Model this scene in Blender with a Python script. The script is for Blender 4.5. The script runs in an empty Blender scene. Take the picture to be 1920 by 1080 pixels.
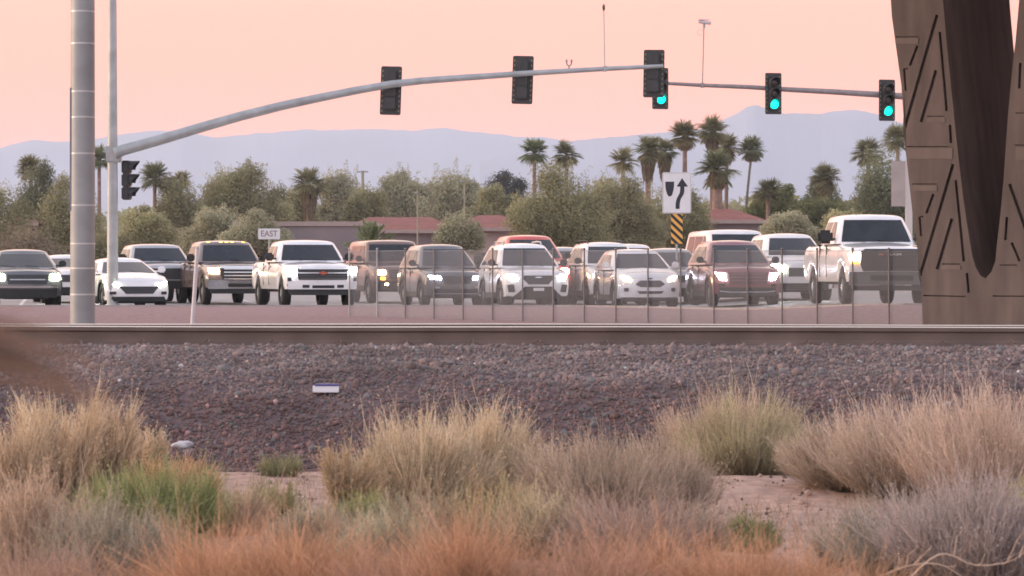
import bpy, bmesh, math, random
import numpy as np
from math import radians, sin, cos, pi
from mathutils import Vector, Matrix
random.seed(7); rng = np.random.default_rng(7)
sc = bpy.context.scene
C = sc.collection

# ------------------------------------------------------------ camera
F = 5940.0      # focal length in photo pixels (1920 wide)
HY = 515.0      # horizon row of the photo
CZ = 1.48       # camera height above the foreground dirt
cam = bpy.data.cameras.new('camera'); camo = bpy.data.objects.new('camera', cam); C.objects.link(camo)
camo.location = (0, 0, CZ); camo.rotation_euler = (pi/2, 0, 0)
cam.sensor_width = 36; cam.lens = F/1920*36; cam.shift_y = -25/1920
cam.clip_start = 0.3; cam.clip_end = 30000
cam.dof.use_dof = True; cam.dof.focus_distance = 56; cam.dof.aperture_fstop = 9.2
sc.camera = camo

# ------------------------------------------------------------ light
SUN_EL, SUN_AZ = radians(10), radians(-82)     # azimuth from +Y towards +X
w = bpy.data.worlds.new('World'); sc.world = w; w.use_nodes = True
nt = w.node_tree; nt.nodes.clear()
def N(nt, t, **k):
    n = nt.nodes.new(t)
    for a, b in k.items(): setattr(n, a, b)
    return n
out = N(nt, 'ShaderNodeOutputWorld')
sky = N(nt, 'ShaderNodeTexSky', sky_type='NISHITA'); sky.sun_disc = False
sky.sun_elevation = SUN_EL; sky.sun_rotation = SUN_AZ; sky.dust_density = 8
bg1 = N(nt, 'ShaderNodeBackground'); bg1.inputs[1].default_value = 0.05
nt.links.new(sky.outputs[0], bg1.inputs[0])
tc = N(nt, 'ShaderNodeTexCoord'); sx = N(nt, 'ShaderNodeSeparateXYZ')
nt.links.new(tc.outputs['Generated'], sx.inputs[0])
ramp = N(nt, 'ShaderNodeValToRGB'); nt.links.new(sx.outputs[2], ramp.inputs[0])
cr = ramp.color_ramp
cr.elements[0].position = 0.0; cr.elements[0].color = (1.05, 0.19, 0.03, 1)
cr.elements[1].position = 1.0; cr.elements[1].color = (0.30, 0.32, 0.42, 1)
for p, c in ((0.045, (1.0, 0.22, 0.055)), (0.085, (0.82, 0.25, 0.14)), (0.14, (0.85, 0.50, 0.34)), (0.22, (0.88, 0.62, 0.48)), (0.5, (0.52, 0.44, 0.42))):
    e = cr.elements.new(p); e.color = (*c, 1)
bg2 = N(nt, 'ShaderNodeBackground'); bg2.inputs[1].default_value = 1.05
ramp2 = N(nt, 'ShaderNodeValToRGB'); nt.links.new(sx.outputs[2], ramp2.inputs[0])      # cooler sky away from the sunset
ramp2.color_ramp.elements[0].color = (0.66, 0.56, 0.56, 1); ramp2.color_ramp.elements[1].color = (0.30, 0.33, 0.43, 1)
e = ramp2.color_ramp.elements.new(0.25); e.color = (0.55, 0.52, 0.57, 1)
az = N(nt, 'ShaderNodeMapRange', interpolation_type='SMOOTHSTEP'); az.inputs['From Min'].default_value = -0.25; az.inputs['From Max'].default_value = 0.85
nt.links.new(sx.outputs[1], az.inputs[0]); wm = N(nt, 'ShaderNodeMix', data_type='RGBA'); nt.links.new(az.outputs[0], wm.inputs[0])
nt.links.new(ramp2.outputs[0], wm.inputs[6]); nt.links.new(ramp.outputs[0], wm.inputs[7])
nt.links.new(wm.outputs[2], bg2.inputs[0])
ad = N(nt, 'ShaderNodeAddShader'); nt.links.new(bg1.outputs[0], ad.inputs[0]); nt.links.new(bg2.outputs[0], ad.inputs[1])
nt.links.new(ad.outputs[0], out.inputs[0])
sl = bpy.data.lights.new('sun', 'SUN'); so = bpy.data.objects.new('sun', sl); C.objects.link(so)
sl.energy = 0.9; sl.angle = radians(14); sl.color = (1.0, 0.70, 0.52)
sd = Vector((sin(SUN_AZ)*cos(SUN_EL), cos(SUN_AZ)*cos(SUN_EL), sin(SUN_EL)))
so.rotation_euler = sd.to_track_quat('Z', 'Y').to_euler()
sc.view_settings.view_transform = 'Standard'; sc.view_settings.look = 'None'
sc.view_settings.gamma = 1; sc.view_settings.exposure = 1.1
sc.cycles.filter_width = 1.7; sc.cycles.volume_bounces = 1; sc.cycles.transparent_max_bounces = 24; sc.cycles.max_bounces = 6

# ------------------------------------------------------------ helpers
def P(px, py, D): return Vector(((px-960)/F*D, D, CZ+(HY-py)/F*D))
def lin(r, g, b):
    f = lambda c: (c/255/12.92) if c <= 10 else (((c/255)+0.055)/1.055)**2.4
    return (f(r), f(g), f(b))
def tag(o, label=None, cat=None, group=None, kind=None):
    if label: o['label'] = label
    if cat: o['category'] = cat
    if group: o['group'] = group
    if kind: o['kind'] = kind
    return o
def thing(name, label, cat, loc=(0, 0, 0), rz=0, group=None):
    o = bpy.data.objects.new(name, None); C.objects.link(o); o.location = loc; o.rotation_euler = (0, 0, rz)
    o.empty_display_size = 0.2
    return tag(o, label, cat, group)
def link_mesh(name, me, m, parent=None):
    o = bpy.data.objects.new(name, me); C.objects.link(o)
    if m is not None: me.materials.append(m)
    if parent: o.parent = parent
    return o
def obj(name, bm, m, parent=None, smooth=None):
    me = bpy.data.meshes.new(name); bm.normal_update(); bm.to_mesh(me); bm.free()
    if smooth is not None:
        me.shade_smooth(); me.set_sharp_from_angle(angle=radians(smooth))
    return link_mesh(name, me, m, parent)
def np_mesh(name, V, Q, m, parent=None, col=None, smooth=False):
    """V (n,3), Q (f,k) faces of k corners"""
    me = bpy.data.meshes.new(name); V = np.asarray(V, dtype=np.float32); Q = np.asarray(Q, dtype=np.int32)
    k = Q.shape[1]; n = len(Q)
    me.vertices.add(len(V)); me.vertices.foreach_set('co', V.ravel())
    me.loops.add(n*k); me.loops.foreach_set('vertex_index', Q.ravel())
    me.polygons.add(n); me.polygons.foreach_set('loop_start', np.arange(0, n*k, k, dtype=np.int32))
    if smooth: me.polygons.foreach_set('use_smooth', np.ones(n, dtype=bool))
    me.update(calc_edges=True); me.validate()
    if col is not None:
        a = me.color_attributes.new('Col', 'FLOAT_COLOR', 'POINT')
        c = np.ones((len(V), 4), dtype=np.float32); c[:, :3] = col; a.data.foreach_set('color', c.ravel())
    return link_mesh(name, me, m, parent)
def box(bm, a, b):
    x0, y0, z0 = a; x1, y1, z1 = b
    v = [bm.verts.new(p) for p in ((x0,y0,z0),(x1,y0,z0),(x1,y1,z0),(x0,y1,z0),(x0,y0,z1),(x1,y0,z1),(x1,y1,z1),(x0,y1,z1))]
    for f in ((3,2,1,0),(4,5,6,7),(0,1,5,4),(1,2,6,5),(2,3,7,6),(3,0,4,7)): bm.faces.new([v[i] for i in f])
def tube(bm, pts, radii, n=12, cap=True):
    pts = [Vector(p) for p in pts]
    if not hasattr(radii, '__len__'): radii = [radii]*len(pts)
    rings = []
    for i, p in enumerate(pts):
        d = (pts[min(i+1, len(pts)-1)]-pts[max(i-1, 0)]).normalized()
        u = d.cross(Vector((0, 0, 1)));
        if u.length < 0.05: u = Vector((1, 0, 0))
        u.normalize(); v = d.cross(u).normalized()
        rings.append([bm.verts.new(p+radii[i]*(u*cos(2*pi*k/n)+v*sin(2*pi*k/n))) for k in range(n)])
    for a, b in zip(rings, rings[1:]):
        for k in range(n): bm.faces.new((a[k], a[(k+1) % n], b[(k+1) % n], b[k]))
    if cap: bm.faces.new(rings[0][::-1]); bm.faces.new(rings[-1])
def prism(bm, poly, f0, f1):
    """poly list of 2-D points, f0/f1 map them to 3-D front/back"""
    a = [bm.verts.new(f0(*p)) for p in poly]; b = [bm.verts.new(f1(*p)) for p in poly]
    bm.faces.new(a); bm.faces.new(b[::-1]); n = len(poly)
    for i in range(n): bm.faces.new((a[i], b[i], b[(i+1) % n], a[(i+1) % n]))

def mat(name, col, rough=0.6, metal=0.0, coat=0.0, emit=None, es=0.0, noise=0.0, nscale=8.0, bump=0.0, bscale=30.0, spec=0.5, vcol=False, trans=0.0, col2=None):
    m = bpy.data.materials.new(name); m.use_nodes = True; t = m.node_tree; b = t.nodes['Principled BSDF']
    b.inputs['Roughness'].default_value = rough; b.inputs['Metallic'].default_value = metal
    b.inputs['Coat Weight'].default_value = coat; b.inputs['Coat Roughness'].default_value = 0.08
    b.inputs['Specular IOR Level'].default_value = spec
    src = None
    if vcol:
        a = N(t, 'ShaderNodeVertexColor'); a.layer_name = 'Col'; src = a.outputs[0]
    tcn = N(t, 'ShaderNodeTexCoord')
    if noise > 0:
        nz = N(t, 'ShaderNodeTexNoise'); nz.inputs['Scale'].default_value = nscale; nz.inputs['Detail'].default_value = 6
        t.links.new(tcn.outputs['Object'], nz.inputs['Vector'])
        if col2 is None:
            mr = N(t, 'ShaderNodeMapRange'); mr.inputs['From Min'].default_value = 0.3; mr.inputs['From Max'].default_value = 0.7
            mr.inputs['To Min'].default_value = 1-noise; mr.inputs['To Max'].default_value = 1+noise*0.6
            t.links.new(nz.outputs[0], mr.inputs[0])
            mx = N(t, 'ShaderNodeVectorMath', operation='MULTIPLY')
            if src is None: mx.inputs[0].default_value = col[:3]
            else: t.links.new(src, mx.inputs[0])
            t.links.new(mr.outputs[0], mx.inputs[1]); src = mx.outputs[0]
        else:
            mr = N(t, 'ShaderNodeMapRange'); mr.inputs['From Min'].default_value = 0.38; mr.inputs['From Max'].default_value = 0.62
            t.links.new(nz.outputs[0], mr.inputs[0])
            mx = N(t, 'ShaderNodeMix', data_type='RGBA'); t.links.new(mr.outputs[0], mx.inputs[0])
            mx.inputs[6].default_value = (*col[:3], 1); mx.inputs[7].default_value = (*col2[:3], 1); src = mx.outputs[2]
    if src is not None: t.links.new(src, b.inputs['Base Color'])
    else: b.inputs['Base Color'].default_value = (*col[:3], 1)
    if bump > 0:
        n2 = N(t, 'ShaderNodeTexNoise'); n2.inputs['Scale'].default_value = bscale; n2.inputs['Detail'].default_value = 5
        t.links.new(tcn.outputs['Object'], n2.inputs['Vector'])
        bp = N(t, 'ShaderNodeBump'); bp.inputs['Strength'].default_value = bump; bp.inputs['Distance'].default_value = 0.02
        t.links.new(n2.outputs[0], bp.inputs['Height']); t.links.new(bp.outputs[0], b.inputs['Normal'])
    if emit is not None:
        b.inputs['Emission Color'].default_value = (*emit, 1); b.inputs['Emission Strength'].default_value = es
    if trans > 0:
        tr = N(t, 'ShaderNodeBsdfTranslucent')
        if src is not None: t.links.new(src, tr.inputs[0])
        else: tr.inputs[0].default_value = (*col[:3], 1)
        ms = N(t, 'ShaderNodeMixShader'); ms.inputs[0].default_value = trans
        t.links.new(b.outputs[0], ms.inputs[1]); t.links.new(tr.outputs[0], ms.inputs[2])
        t.links.new(ms.outputs[0], t.nodes['Material Output'].inputs[0])
    return m
def paint(name, col, metal=0.0, rough=0.3): return mat(name, col, rough=rough, metal=metal, coat=1.0, noise=0.12, nscale=1.8)

GALV = mat('galvanised_steel', (0.40, 0.41, 0.41), rough=0.5, metal=0.35, noise=0.22, nscale=2.5)
STEELP = mat('weathered_pole_steel', (0.36, 0.36, 0.36), rough=0.55, metal=0.2, noise=0.22, nscale=1.6)
BLACKP = mat('black_painted_metal', (0.035, 0.035, 0.037), rough=0.55, noise=0.3, nscale=5)
LOUVRE = mat('worn_yellow_edge', (0.22, 0.20, 0.13), rough=0.6)
GREENL = mat('green_led_lens', (0.0, 0.35, 0.28), rough=0.3, emit=(0.0, 0.92, 0.66), es=1.25)
DARKL = mat('unlit_lens', (0.03, 0.015, 0.012), rough=0.25)
WHITEP = mat('white_sign_sheeting', (0.78, 0.74, 0.74), rough=0.5, noise=0.06, nscale=3)
BLKSIGN = mat('black_sign_ink', (0.02, 0.02, 0.03), rough=0.5)
YELSIGN = mat('orange_yellow_sheeting', (0.85, 0.42, 0.08), rough=0.5)
GLASS = mat('dark_car_glass', (0.016, 0.018, 0.022), rough=0.06, spec=0.5, noise=0.5, nscale=2.5)
TYRE = mat('tyre_rubber', (0.022, 0.020, 0.020), rough=0.85, noise=0.3, nscale=14)
RIM = mat('alloy_rim', (0.38, 0.38, 0.39), rough=0.35, metal=0.8)
PLASTIC = mat('black_plastic_trim', (0.022, 0.022, 0.024), rough=0.6, noise=0.2)
CHROME = mat('chrome', (0.62, 0.62, 0.64), rough=0.2, metal=0.9)
GRILLE = mat('dark_grille', (0.03, 0.03, 0.034), rough=0.5, noise=0.3, nscale=25)
HL_W = mat('lit_headlight_white', (0.8, 0.8, 0.8), emit=(0.93, 1.0, 0.97), es=40)
HL_Y = mat('lit_headlight_warm', (0.8, 0.7, 0.5), emit=(1.0, 0.68, 0.34), es=24)
HL_G = mat('lit_headlight_greenish', (0.8, 0.8, 0.7), emit=(0.86, 1.0, 0.66), es=28)
HL_B = mat('lit_headlight_cool', (0.8, 0.8, 0.9), emit=(0.80, 0.84, 1.0), es=40)
HL_OFF = mat('unlit_headlight', (0.42, 0.42, 0.44), rough=0.15, metal=0.3)
AMBER = mat('lit_amber_lamp', (0.8, 0.3, 0.05), emit=(1.0, 0.42, 0.05), es=3)
REDL = mat('lit_red_lamp', (0.5, 0.03, 0.02), emit=(1.0, 0.10, 0.05), es=1.6)
EMBLEM = mat('red_gold_emblem', (0.45, 0.10, 0.06), rough=0.35, metal=0.3)

# ------------------------------------------------------------ terrain function
def sstep(a, b, x):
    t = np.clip((x-a)/(b-a), 0, 1); return t*t*(3-2*t)
_tab = rng.random((256, 256))
def vnoise(x, y):
    x = np.asarray(x, float); y = np.asarray(y, float)
    xi = np.floor(x).astype(int); yi = np.floor(y).astype(int); fx = x-xi; fy = y-yi
    fx = fx*fx*(3-2*fx); fy = fy*fy*(3-2*fy)
    g = lambda a, b: _tab[a % 256, b % 256]
    return (g(xi, yi)*(1-fx)+g(xi+1, yi)*fx)*(1-fy)+(g(xi, yi+1)*(1-fx)+g(xi+1, yi+1)*fx)*fy - 0.5
TRY = -0.085     # the track runs slightly nearer on the right: y = 29 + TRY*x
RT = CZ-0.473    # rail top
def kerb_y(x): return 84.0 - 13.5*sstep(1.0, 9.0, x)
def road_z(x, y): return CZ-0.925 + 0.17*sstep(5.0, 8.5, x) + 0.006*np.clip(np.asarray(y, float)-92, 0, 30)
def ground_z(x, y):
    x = np.asarray(x, float); y = np.asarray(y, float)
    q = y - TRY*np.clip(x, -40, 40)                   # distance from camera measured square to the track
    toe = 23.5+0.35*vnoise(x*0.5+3, y*0+1)
    prof = 0.0 + (CZ-0.83)*sstep(toe-0.2, 26.3, q)    # steep ballast shoulder
    prof = prof + ((RT-0.185)-(CZ-0.83))*np.clip((q-26.0)/2.6, 0, 1)
    back = (RT-0.185) + ((CZ-0.93)-(RT-0.185))*np.clip((q-31.6)/5, 0, 1)
    z = np.where(q < 31.6, prof, back)
    near = np.where(q < 24, 1.0, 0.35)*(q < 60)
    z = z + (q > 23.5)*(q < 28.2)*(0.05*vnoise(x*3.1+5, y*2.6)+0.035*vnoise(x*8+5, y*7))
    z = z + near*(0.14*vnoise(x*0.55, y*0.45)+0.05*vnoise(x*2.1, y*1.9)+0.018*vnoise(x*7, y*7))*(1-0.8*sstep(27.5, 28.6, q))
    vz = road_z(x, y)-0.02 + 0.10*(y < kerb_y(x)-0.02)
    k = sstep(62, 68, y)
    return z*(1-k)+vz*k

# ground sheet
xs = np.unique(np.concatenate([np.linspace(-8, 8, 220), np.linspace(-20, 20, 90), -np.geomspace(20, 9000, 24), np.geomspace(20, 9000, 24)]))
ys = np.unique(np.concatenate([np.linspace(-40, 10, 14), np.linspace(10, 34, 330), np.linspace(34, 110, 100), np.geomspace(110, 14000, 40)]))
X, Y = np.meshgrid(xs, ys); Z = ground_z(X, Y)
V = np.stack([X, Y, Z], -1).reshape(-1, 3); nx, ny = len(xs), len(ys)
i = np.arange(ny-1)[:, None]*nx+np.arange(nx-1)[None, :]
Q = np.stack([i, i+1, i+nx+1, i+nx], -1).reshape(-1, 4)
gm = mat('ground_soil', (0.3, 0.2, 0.17), rough=0.95, spec=0.1)
t = gm.node_tree; b = t.nodes['Principled BSDF']
geo = N(t, 'ShaderNodeNewGeometry'); sp = N(t, 'ShaderNodeSeparateXYZ'); t.links.new(geo.outputs['Position'], sp.inputs[0])
ma = N(t, 'ShaderNodeMath', operation='MULTIPLY_ADD'); t.links.new(sp.outputs[0], ma.inputs[0]); ma.inputs[1].default_value = -TRY; t.links.new(sp.outputs[1], ma.inputs[2])
nz = N(t, 'ShaderNodeTexNoise'); nz.inputs['Scale'].default_value = 1.3; nz.inputs['Detail'].default_value = 6; t.links.new(geo.outputs['Position'], nz.inputs['Vector'])
m2 = N(t, 'ShaderNodeMath', operation='MULTIPLY_ADD'); t.links.new(nz.outputs[0], m2.inputs[0]); m2.inputs[1].default_value = 1.6; t.links.new(ma.outputs[0], m2.inputs[2])
rp = N(t, 'ShaderNodeMapRange'); rp.inputs['From Min'].default_value = 10; rp.inputs['From Max'].default_value = 70; t.links.new(m2.outputs[0], rp.inputs[0])
crr = N(t, 'ShaderNodeValToRGB'); t.links.new(rp.outputs[0], crr.inputs[0]); e = crr.color_ramp
def pos(d): return (d+0.8-10)/60
e.elements[0].position = pos(23.3); e.elements[0].color = (0.43, 0.29, 0.235, 1)
e.elements[1].position = 1.0; e.elements[1].color = (0.30, 0.20, 0.195, 1)
for d, c in ((23.8, (0.12, 0.078, 0.078)), (26.0, (0.16, 0.12, 0.12)), (34, (0.18, 0.14, 0.13)), (50, (0.28, 0.185, 0.18))):
    k = e.elements.new(pos(d)); k.color = (*c, 1)
n3 = N(t, 'ShaderNodeTexNoise'); n3.inputs['Scale'].default_value = 9; n3.inputs['Detail'].default_value = 10; t.links.new(geo.outputs['Position'], n3.inputs['Vector'])
mr = N(t, 'ShaderNodeMapRange'); mr.inputs['From Min'].default_value = 0.3; mr.inputs['From Max'].default_value = 0.7; mr.inputs['To Min'].default_value = 0.72; mr.inputs['To Max'].default_value = 1.22
t.links.new(n3.outputs[0], mr.inputs[0]); mv = N(t, 'ShaderNodeVectorMath', operation='MULTIPLY'); t.links.new(crr.outputs[0], mv.inputs[0]); t.links.new(mr.outputs[0], mv.inputs[1])
t.links.new(mv.outputs[0], b.inputs['Base Color'])
bp = N(t, 'ShaderNodeBump'); bp.inputs['Strength'].default_value = 0.6; bp.inputs['Distance'].default_value = 0.03; t.links.new(n3.outputs[0], bp.inputs['Height']); t.links.new(bp.outputs[0], b.inputs['Normal'])
g = np_mesh('ground', V, Q, gm, smooth=True); tag(g, kind='structure')

# road sheet and kerb
rx = np.linspace(-45, 45, 120); V = []; Q = []
for j in range(14):
    f = j/13
    y0 = kerb_y(rx)+0.02; yy = y0+(135-y0)*f
    V.append(np.stack([rx, yy, road_z(rx, yy)], -1))
V = np.concatenate(V); n_ = len(rx); i = np.arange(13)[:, None]*n_+np.arange(n_-1)[None, :]
Q = np.stack([i, i+1, i+n_+1, i+n_], -1).reshape(-1, 4)
ASPH = mat('worn_asphalt', (0.27, 0.255, 0.255), rough=0.6, noise=0.25, nscale=1.2, bump=0.3, bscale=60)
tag(np_mesh('road', V, Q, ASPH, smooth=True), kind='structure')
bm = bmesh.new(); prev = None
for x in np.linspace(-45, 45, 120):
    y = float(kerb_y(x)); z = float(road_z(x, y))
    r = [bm.verts.new(p) for p in ((x, y-0.16, z-0.1), (x, y-0.16, z+0.12), (x, y-0.01, z+0.12), (x, y+0.015, z-0.1))]
    if prev:
        for k in range(3): bm.faces.new((prev[k], r[k], r[k+1], prev[k+1]))
    prev = r
tag(obj('kerb', bm, mat('kerb_concrete', (0.42, 0.36, 0.34), rough=0.85, noise=0.2, nscale=3)), kind='structure')

# lane and stop markings: painted sheets 5 mm above the asphalt
LM = mat('road_marking_paint', (0.62, 0.58, 0.56), rough=0.7, noise=0.25, nscale=5)
bm = bmesh.new()
def strip(x0, y0, x1, y1, wd, n=10):
    d = Vector((x1-x0, y1-y0)).normalized(); s = Vector((-d.y, d.x))*wd/2; pr = None
    for k in range(n+1):
        x = x0+(x1-x0)*k/n; y = y0+(y1-y0)*k/n
        r = [bm.verts.new((x+q*s.x, y+q*s.y, float(road_z(x+q*s.x, y+q*s.y))+0.006)) for q in (-1, 1)]
        if pr: bm.faces.new((pr[0], r[0], r[1], pr[1]))
        pr = r
for k in range(-5, 3):
    x0 = k*3.6+1.0; y0 = float(kerb_y(x0))+1.6
    strip(x0, y0, x0-3.4, y0+24, 0.12)
strip(-18, 85.2, 0, 85.2, 0.45, 20)
tag(obj('road_marking', bm, LM), kind='structure')

# ------------------------------------------------------------ mountains
def ridge(name, pts, D, depth, col, seed):
    px = np.linspace(pts[0][0], pts[-1][0], 420); py = np.interp(px, [p[0] for p in pts], [p[1] for p in pts])
    py = py + 3.0*vnoise(px/23+seed, px*0+seed) + 1.6*vnoise(px/7+seed, px*0+2)
    top = CZ+(HY-py)/F*D; x = (px-960)/F*D
    V = []; rows = 16
    for j in range(rows):
        f = j/(rows-1); yy = D-depth*(1-f)+depth*0.10*vnoise(x/160+seed, x*0+j*0.5)*(1-f)
        z = top*(f**0.85) + (1-f)*f*260*vnoise(x/190+seed*2, x*0+j*0.25)
        if j == 0: z = z*0-5
        V.append(np.stack([x*(yy/D), yy, z], -1))
    for j in range(4): V.append(np.stack([x*(1+0.03*(j+1)), x*0+D+depth*(j+1)/4, top*(1-(j+1)/4)-5*(j == 3)], -1))
    V = np.concatenate(V); n_ = len(px); r = rows+3; i = np.arange(r)[:, None]*n_+np.arange(n_-1)[None, :]
    Q = np.stack([i, i+1, i+n_+1, i+n_], -1).reshape(-1, 4)
    tag(np_mesh(name, V, Q, mat(name+'_rock', col, rough=0.95, noise=0.12, nscale=0.004), smooth=True), kind='structure')  # bluish base colour has distant haze painted into the rock
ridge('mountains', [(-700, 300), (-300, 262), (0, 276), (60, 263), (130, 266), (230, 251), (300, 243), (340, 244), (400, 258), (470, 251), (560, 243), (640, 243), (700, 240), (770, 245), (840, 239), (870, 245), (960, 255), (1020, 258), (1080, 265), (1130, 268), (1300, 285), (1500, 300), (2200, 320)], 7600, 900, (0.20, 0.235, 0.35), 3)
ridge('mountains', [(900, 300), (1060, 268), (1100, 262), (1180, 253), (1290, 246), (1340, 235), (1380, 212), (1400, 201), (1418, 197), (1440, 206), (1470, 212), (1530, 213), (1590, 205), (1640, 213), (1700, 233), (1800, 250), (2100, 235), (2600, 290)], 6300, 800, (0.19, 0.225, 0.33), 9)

# ------------------------------------------------------------ track
RUST = mat('rusty_rail_steel', (0.17, 0.118, 0.098), rough=0.7, metal=0.2, noise=0.3, nscale=2.2)
RAILTOP = mat('polished_rail_head', (0.85, 0.72, 0.60), rough=0.45, metal=0.6)
TIE = mat('concrete_sleeper', (0.24, 0.20, 0.19), rough=0.9, noise=0.3, nscale=5)
track = thing('railway_track', 'rusty railway track with a polished rail head crossing the whole view on dark ballast', 'railway track', (0, 29.0, RT), math.atan(TRY))
prof = [(-0.075, -0.172), (-0.075, -0.160), (-0.02, -0.140), (-0.009, -0.125), (-0.009, -0.055), (-0.036, -0.042), (-0.036, -0.008), (-0.028, -0.0)]
prof = prof+[(-a, z) for a, z in prof[::-1]]
for off in (0, 1.435):
    bm = bmesh.new(); pr = None
    for x in np.linspace(-24, 24, 60):
        dz = 0.004*math.sin(x*0.7+off)
        r = [bm.verts.new((x, a+off, z+dz)) for a, z in prof]
        if pr:
            for k in range(len(prof)-1): bm.faces.new((pr[k], r[k], r[k+1], pr[k+1]))
            bm.faces.new((pr[-1], r[-1], r[0], pr[0]))
        else: bm.faces.new(r)
        pr = r
    bm.faces.new(pr[::-1]); ra = obj('rail', bm, RUST, track)
    ra.data.materials.append(RAILTOP)
    ra.data.polygons.foreach_set('material_index', [1 if (p.normal.z > 0.6 and p.center.z > -0.01) else 0 for p in ra.data.polygons])
    if off == 0:
        for k in range(-8, 9):      # rail clips
            bm = bmesh.new(); x = k*0.61+0.25
            box(bm, (x-0.05, -0.13, -0.175), (x+0.05, -0.06, -0.150)); tube(bm, [(x-0.03, -0.12, -0.145), (x, -0.085, -0.118), (x+0.03, -0.12, -0.145)], 0.009, 6)
            obj('rail_clip', bm, RUST, track)
for k in range(-10, 11):
    bm = bmesh.new(); x = k*0.61+0.25
    box(bm, (x-0.12, -0.30, -0.36), (x+0.12, 2.10, -0.176)); bmesh.ops.bevel(bm, geom=bm.edges[:], offset=0.015, segments=1, affect='EDGES')
    obj('sleeper', bm, TIE, track)

# ------------------------------------------------------------ ballast stones
def ico():
    bm = bmesh.new(); bmesh.ops.create_icosphere(bm, subdivisions=1, radius=1)
    v = np.array([p.co[:] for p in bm.verts]); f = np.array([[q.index for q in p.verts] for p in bm.faces]); bm.free(); return v, f
IV, IF = ico()
def stones(name, n, fx, sizes, cols, m, seed):
    r = np.random.default_rng(seed)
    x, y = fx(r, n); keep = np.ones(len(x), bool)
    s = r.uniform(sizes[0], sizes[1], len(x))*(1+1.0*(r.random(len(x)) > 0.96))
    z = ground_z(x, y)
    base = IV[None]*r.uniform(0.6, 1.15, (len(x), len(IV), 1))
    sc3 = s[:, None, None]*r.uniform(0.6, 1.2, (len(x), 1, 3)); base = base*sc3
    a = r.uniform(0, 2*pi, len(x)); ca, sa = np.cos(a)[:, None], np.sin(a)[:, None]
    bx = base[..., 0]*ca-base[..., 1]*sa; by = base[..., 0]*sa+base[..., 1]*ca
    V = np.stack([bx+x[:, None], by+y[:, None], base[..., 2]+z[:, None]+s[:, None]*0.25], -1).reshape(-1, 3)
    Q = (IF[None]+(np.arange(len(x))*len(IV))[:, None, None]).reshape(-1, 3)
    ci = cols(r, x, y); col = np.repeat(ci, len(IV), 0)
    return np_mesh(name, V, Q, m, col=col)
STONE = mat('ballast_stone', (0.2, 0.15, 0.15), rough=0.9, vcol=True, noise=0.35, nscale=20, spec=0.25)
def bf(r, n):
    x = r.uniform(-5.6, 5.6, n); q = 23.3+(31.2-23.3)*r.random(n)**1.15
    ok = (np.abs(q-29) > 0.07) & (np.abs(q-30.435) > 0.07); x, q = x[ok], q[ok]
    return x, q+TRY*x
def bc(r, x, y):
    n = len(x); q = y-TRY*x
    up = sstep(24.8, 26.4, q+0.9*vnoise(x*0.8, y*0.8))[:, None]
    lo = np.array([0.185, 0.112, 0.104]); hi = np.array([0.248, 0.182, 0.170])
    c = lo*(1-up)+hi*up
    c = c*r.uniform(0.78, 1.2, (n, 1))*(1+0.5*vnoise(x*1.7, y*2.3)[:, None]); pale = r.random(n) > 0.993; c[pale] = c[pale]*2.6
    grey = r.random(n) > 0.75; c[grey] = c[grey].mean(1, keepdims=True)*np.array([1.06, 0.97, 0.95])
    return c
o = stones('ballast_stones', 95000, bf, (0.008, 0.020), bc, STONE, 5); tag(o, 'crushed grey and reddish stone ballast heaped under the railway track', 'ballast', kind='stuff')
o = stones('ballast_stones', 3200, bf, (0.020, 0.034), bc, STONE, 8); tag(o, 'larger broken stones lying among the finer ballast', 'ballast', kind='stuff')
def pf(r, n): x = r.uniform(-5.2, 5.2, n); return x, r.uniform(15, 24.0, n)
def pc(r, x, y): return np.array([0.30, 0.21, 0.17])*r.uniform(0.4, 1.5, (len(x), 1))
o = stones('pebbles', 2600, pf, (0.006, 0.02), pc, STONE, 6); tag(o, 'small pebbles and clods scattered on the tan dirt in front of the ballast', 'pebbles', kind='stuff')

def hit(px, py, d0=14.0, d1=28.8):
    for D in np.arange(d0, d1, 0.02):
        q = P(px, py, D)
        if q.z <= float(ground_z(q.x, D)): return q
    return P(px, py, d1)
# pale lone rocks
def rock(px, py, D, s, label, col=(0.5, 0.47, 0.48)):
    p = hit(px, py+4); p.z += s[2]*0.5; bm = bmesh.new(); bmesh.ops.create_icosphere(bm, subdivisions=3, radius=1)
    for v in bm.verts:
        v.co *= 1+0.7*float(vnoise(v.co.x*1.6+px, v.co.y*1.6+v.co.z*1.3)); v.co.x *= s[0]; v.co.y *= s[1]; v.co.z *= s[2]
    o = obj('rock', bm, mat('pale_rock', col, rough=0.85, noise=0.2, nscale=12), None, 40); o.location = (p.x, p.y, p.z); tag(o, label, 'rock'); return o
rock(343, 836, 22.9, (0.085, 0.06, 0.045), 'pale grey boulder half hidden behind the tan weeds at the foot of the ballast')
rock(842, 681, 27.4, (0.055, 0.05, 0.03), 'flat pale tan stone lying on the grey ballast below the rail', (0.22, 0.18, 0.17))

# white and blue box on the ballast
p = hit(611, 739); p.z += 0.025; cr_ = thing('plastic_box', 'small white plastic box with a blue lid lying on the ballast slope', 'box', (p.x, p.y, p.z-0.01), 0.05)
bm = bmesh.new(); box(bm, (-0.105, -0.06, 0), (0.105, 0.06, 0.052)); bmesh.ops.bevel(bm, geom=bm.edges[:], offset=0.005, segments=2, affect='EDGES'); obj('box_body', bm, mat('white_plastic', (0.85, 0.82, 0.84), rough=0.4), cr_)
bm = bmesh.new(); box(bm, (-0.09, -0.066, 0.0523), (0.104, 0.064, 0.068)); bmesh.ops.bevel(bm, geom=bm.edges[:], offset=0.004, segments=2, affect='EDGES'); obj('lid', bm, mat('blue_plastic', (0.08, 0.08, 0.28), rough=0.4), cr_)

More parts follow.
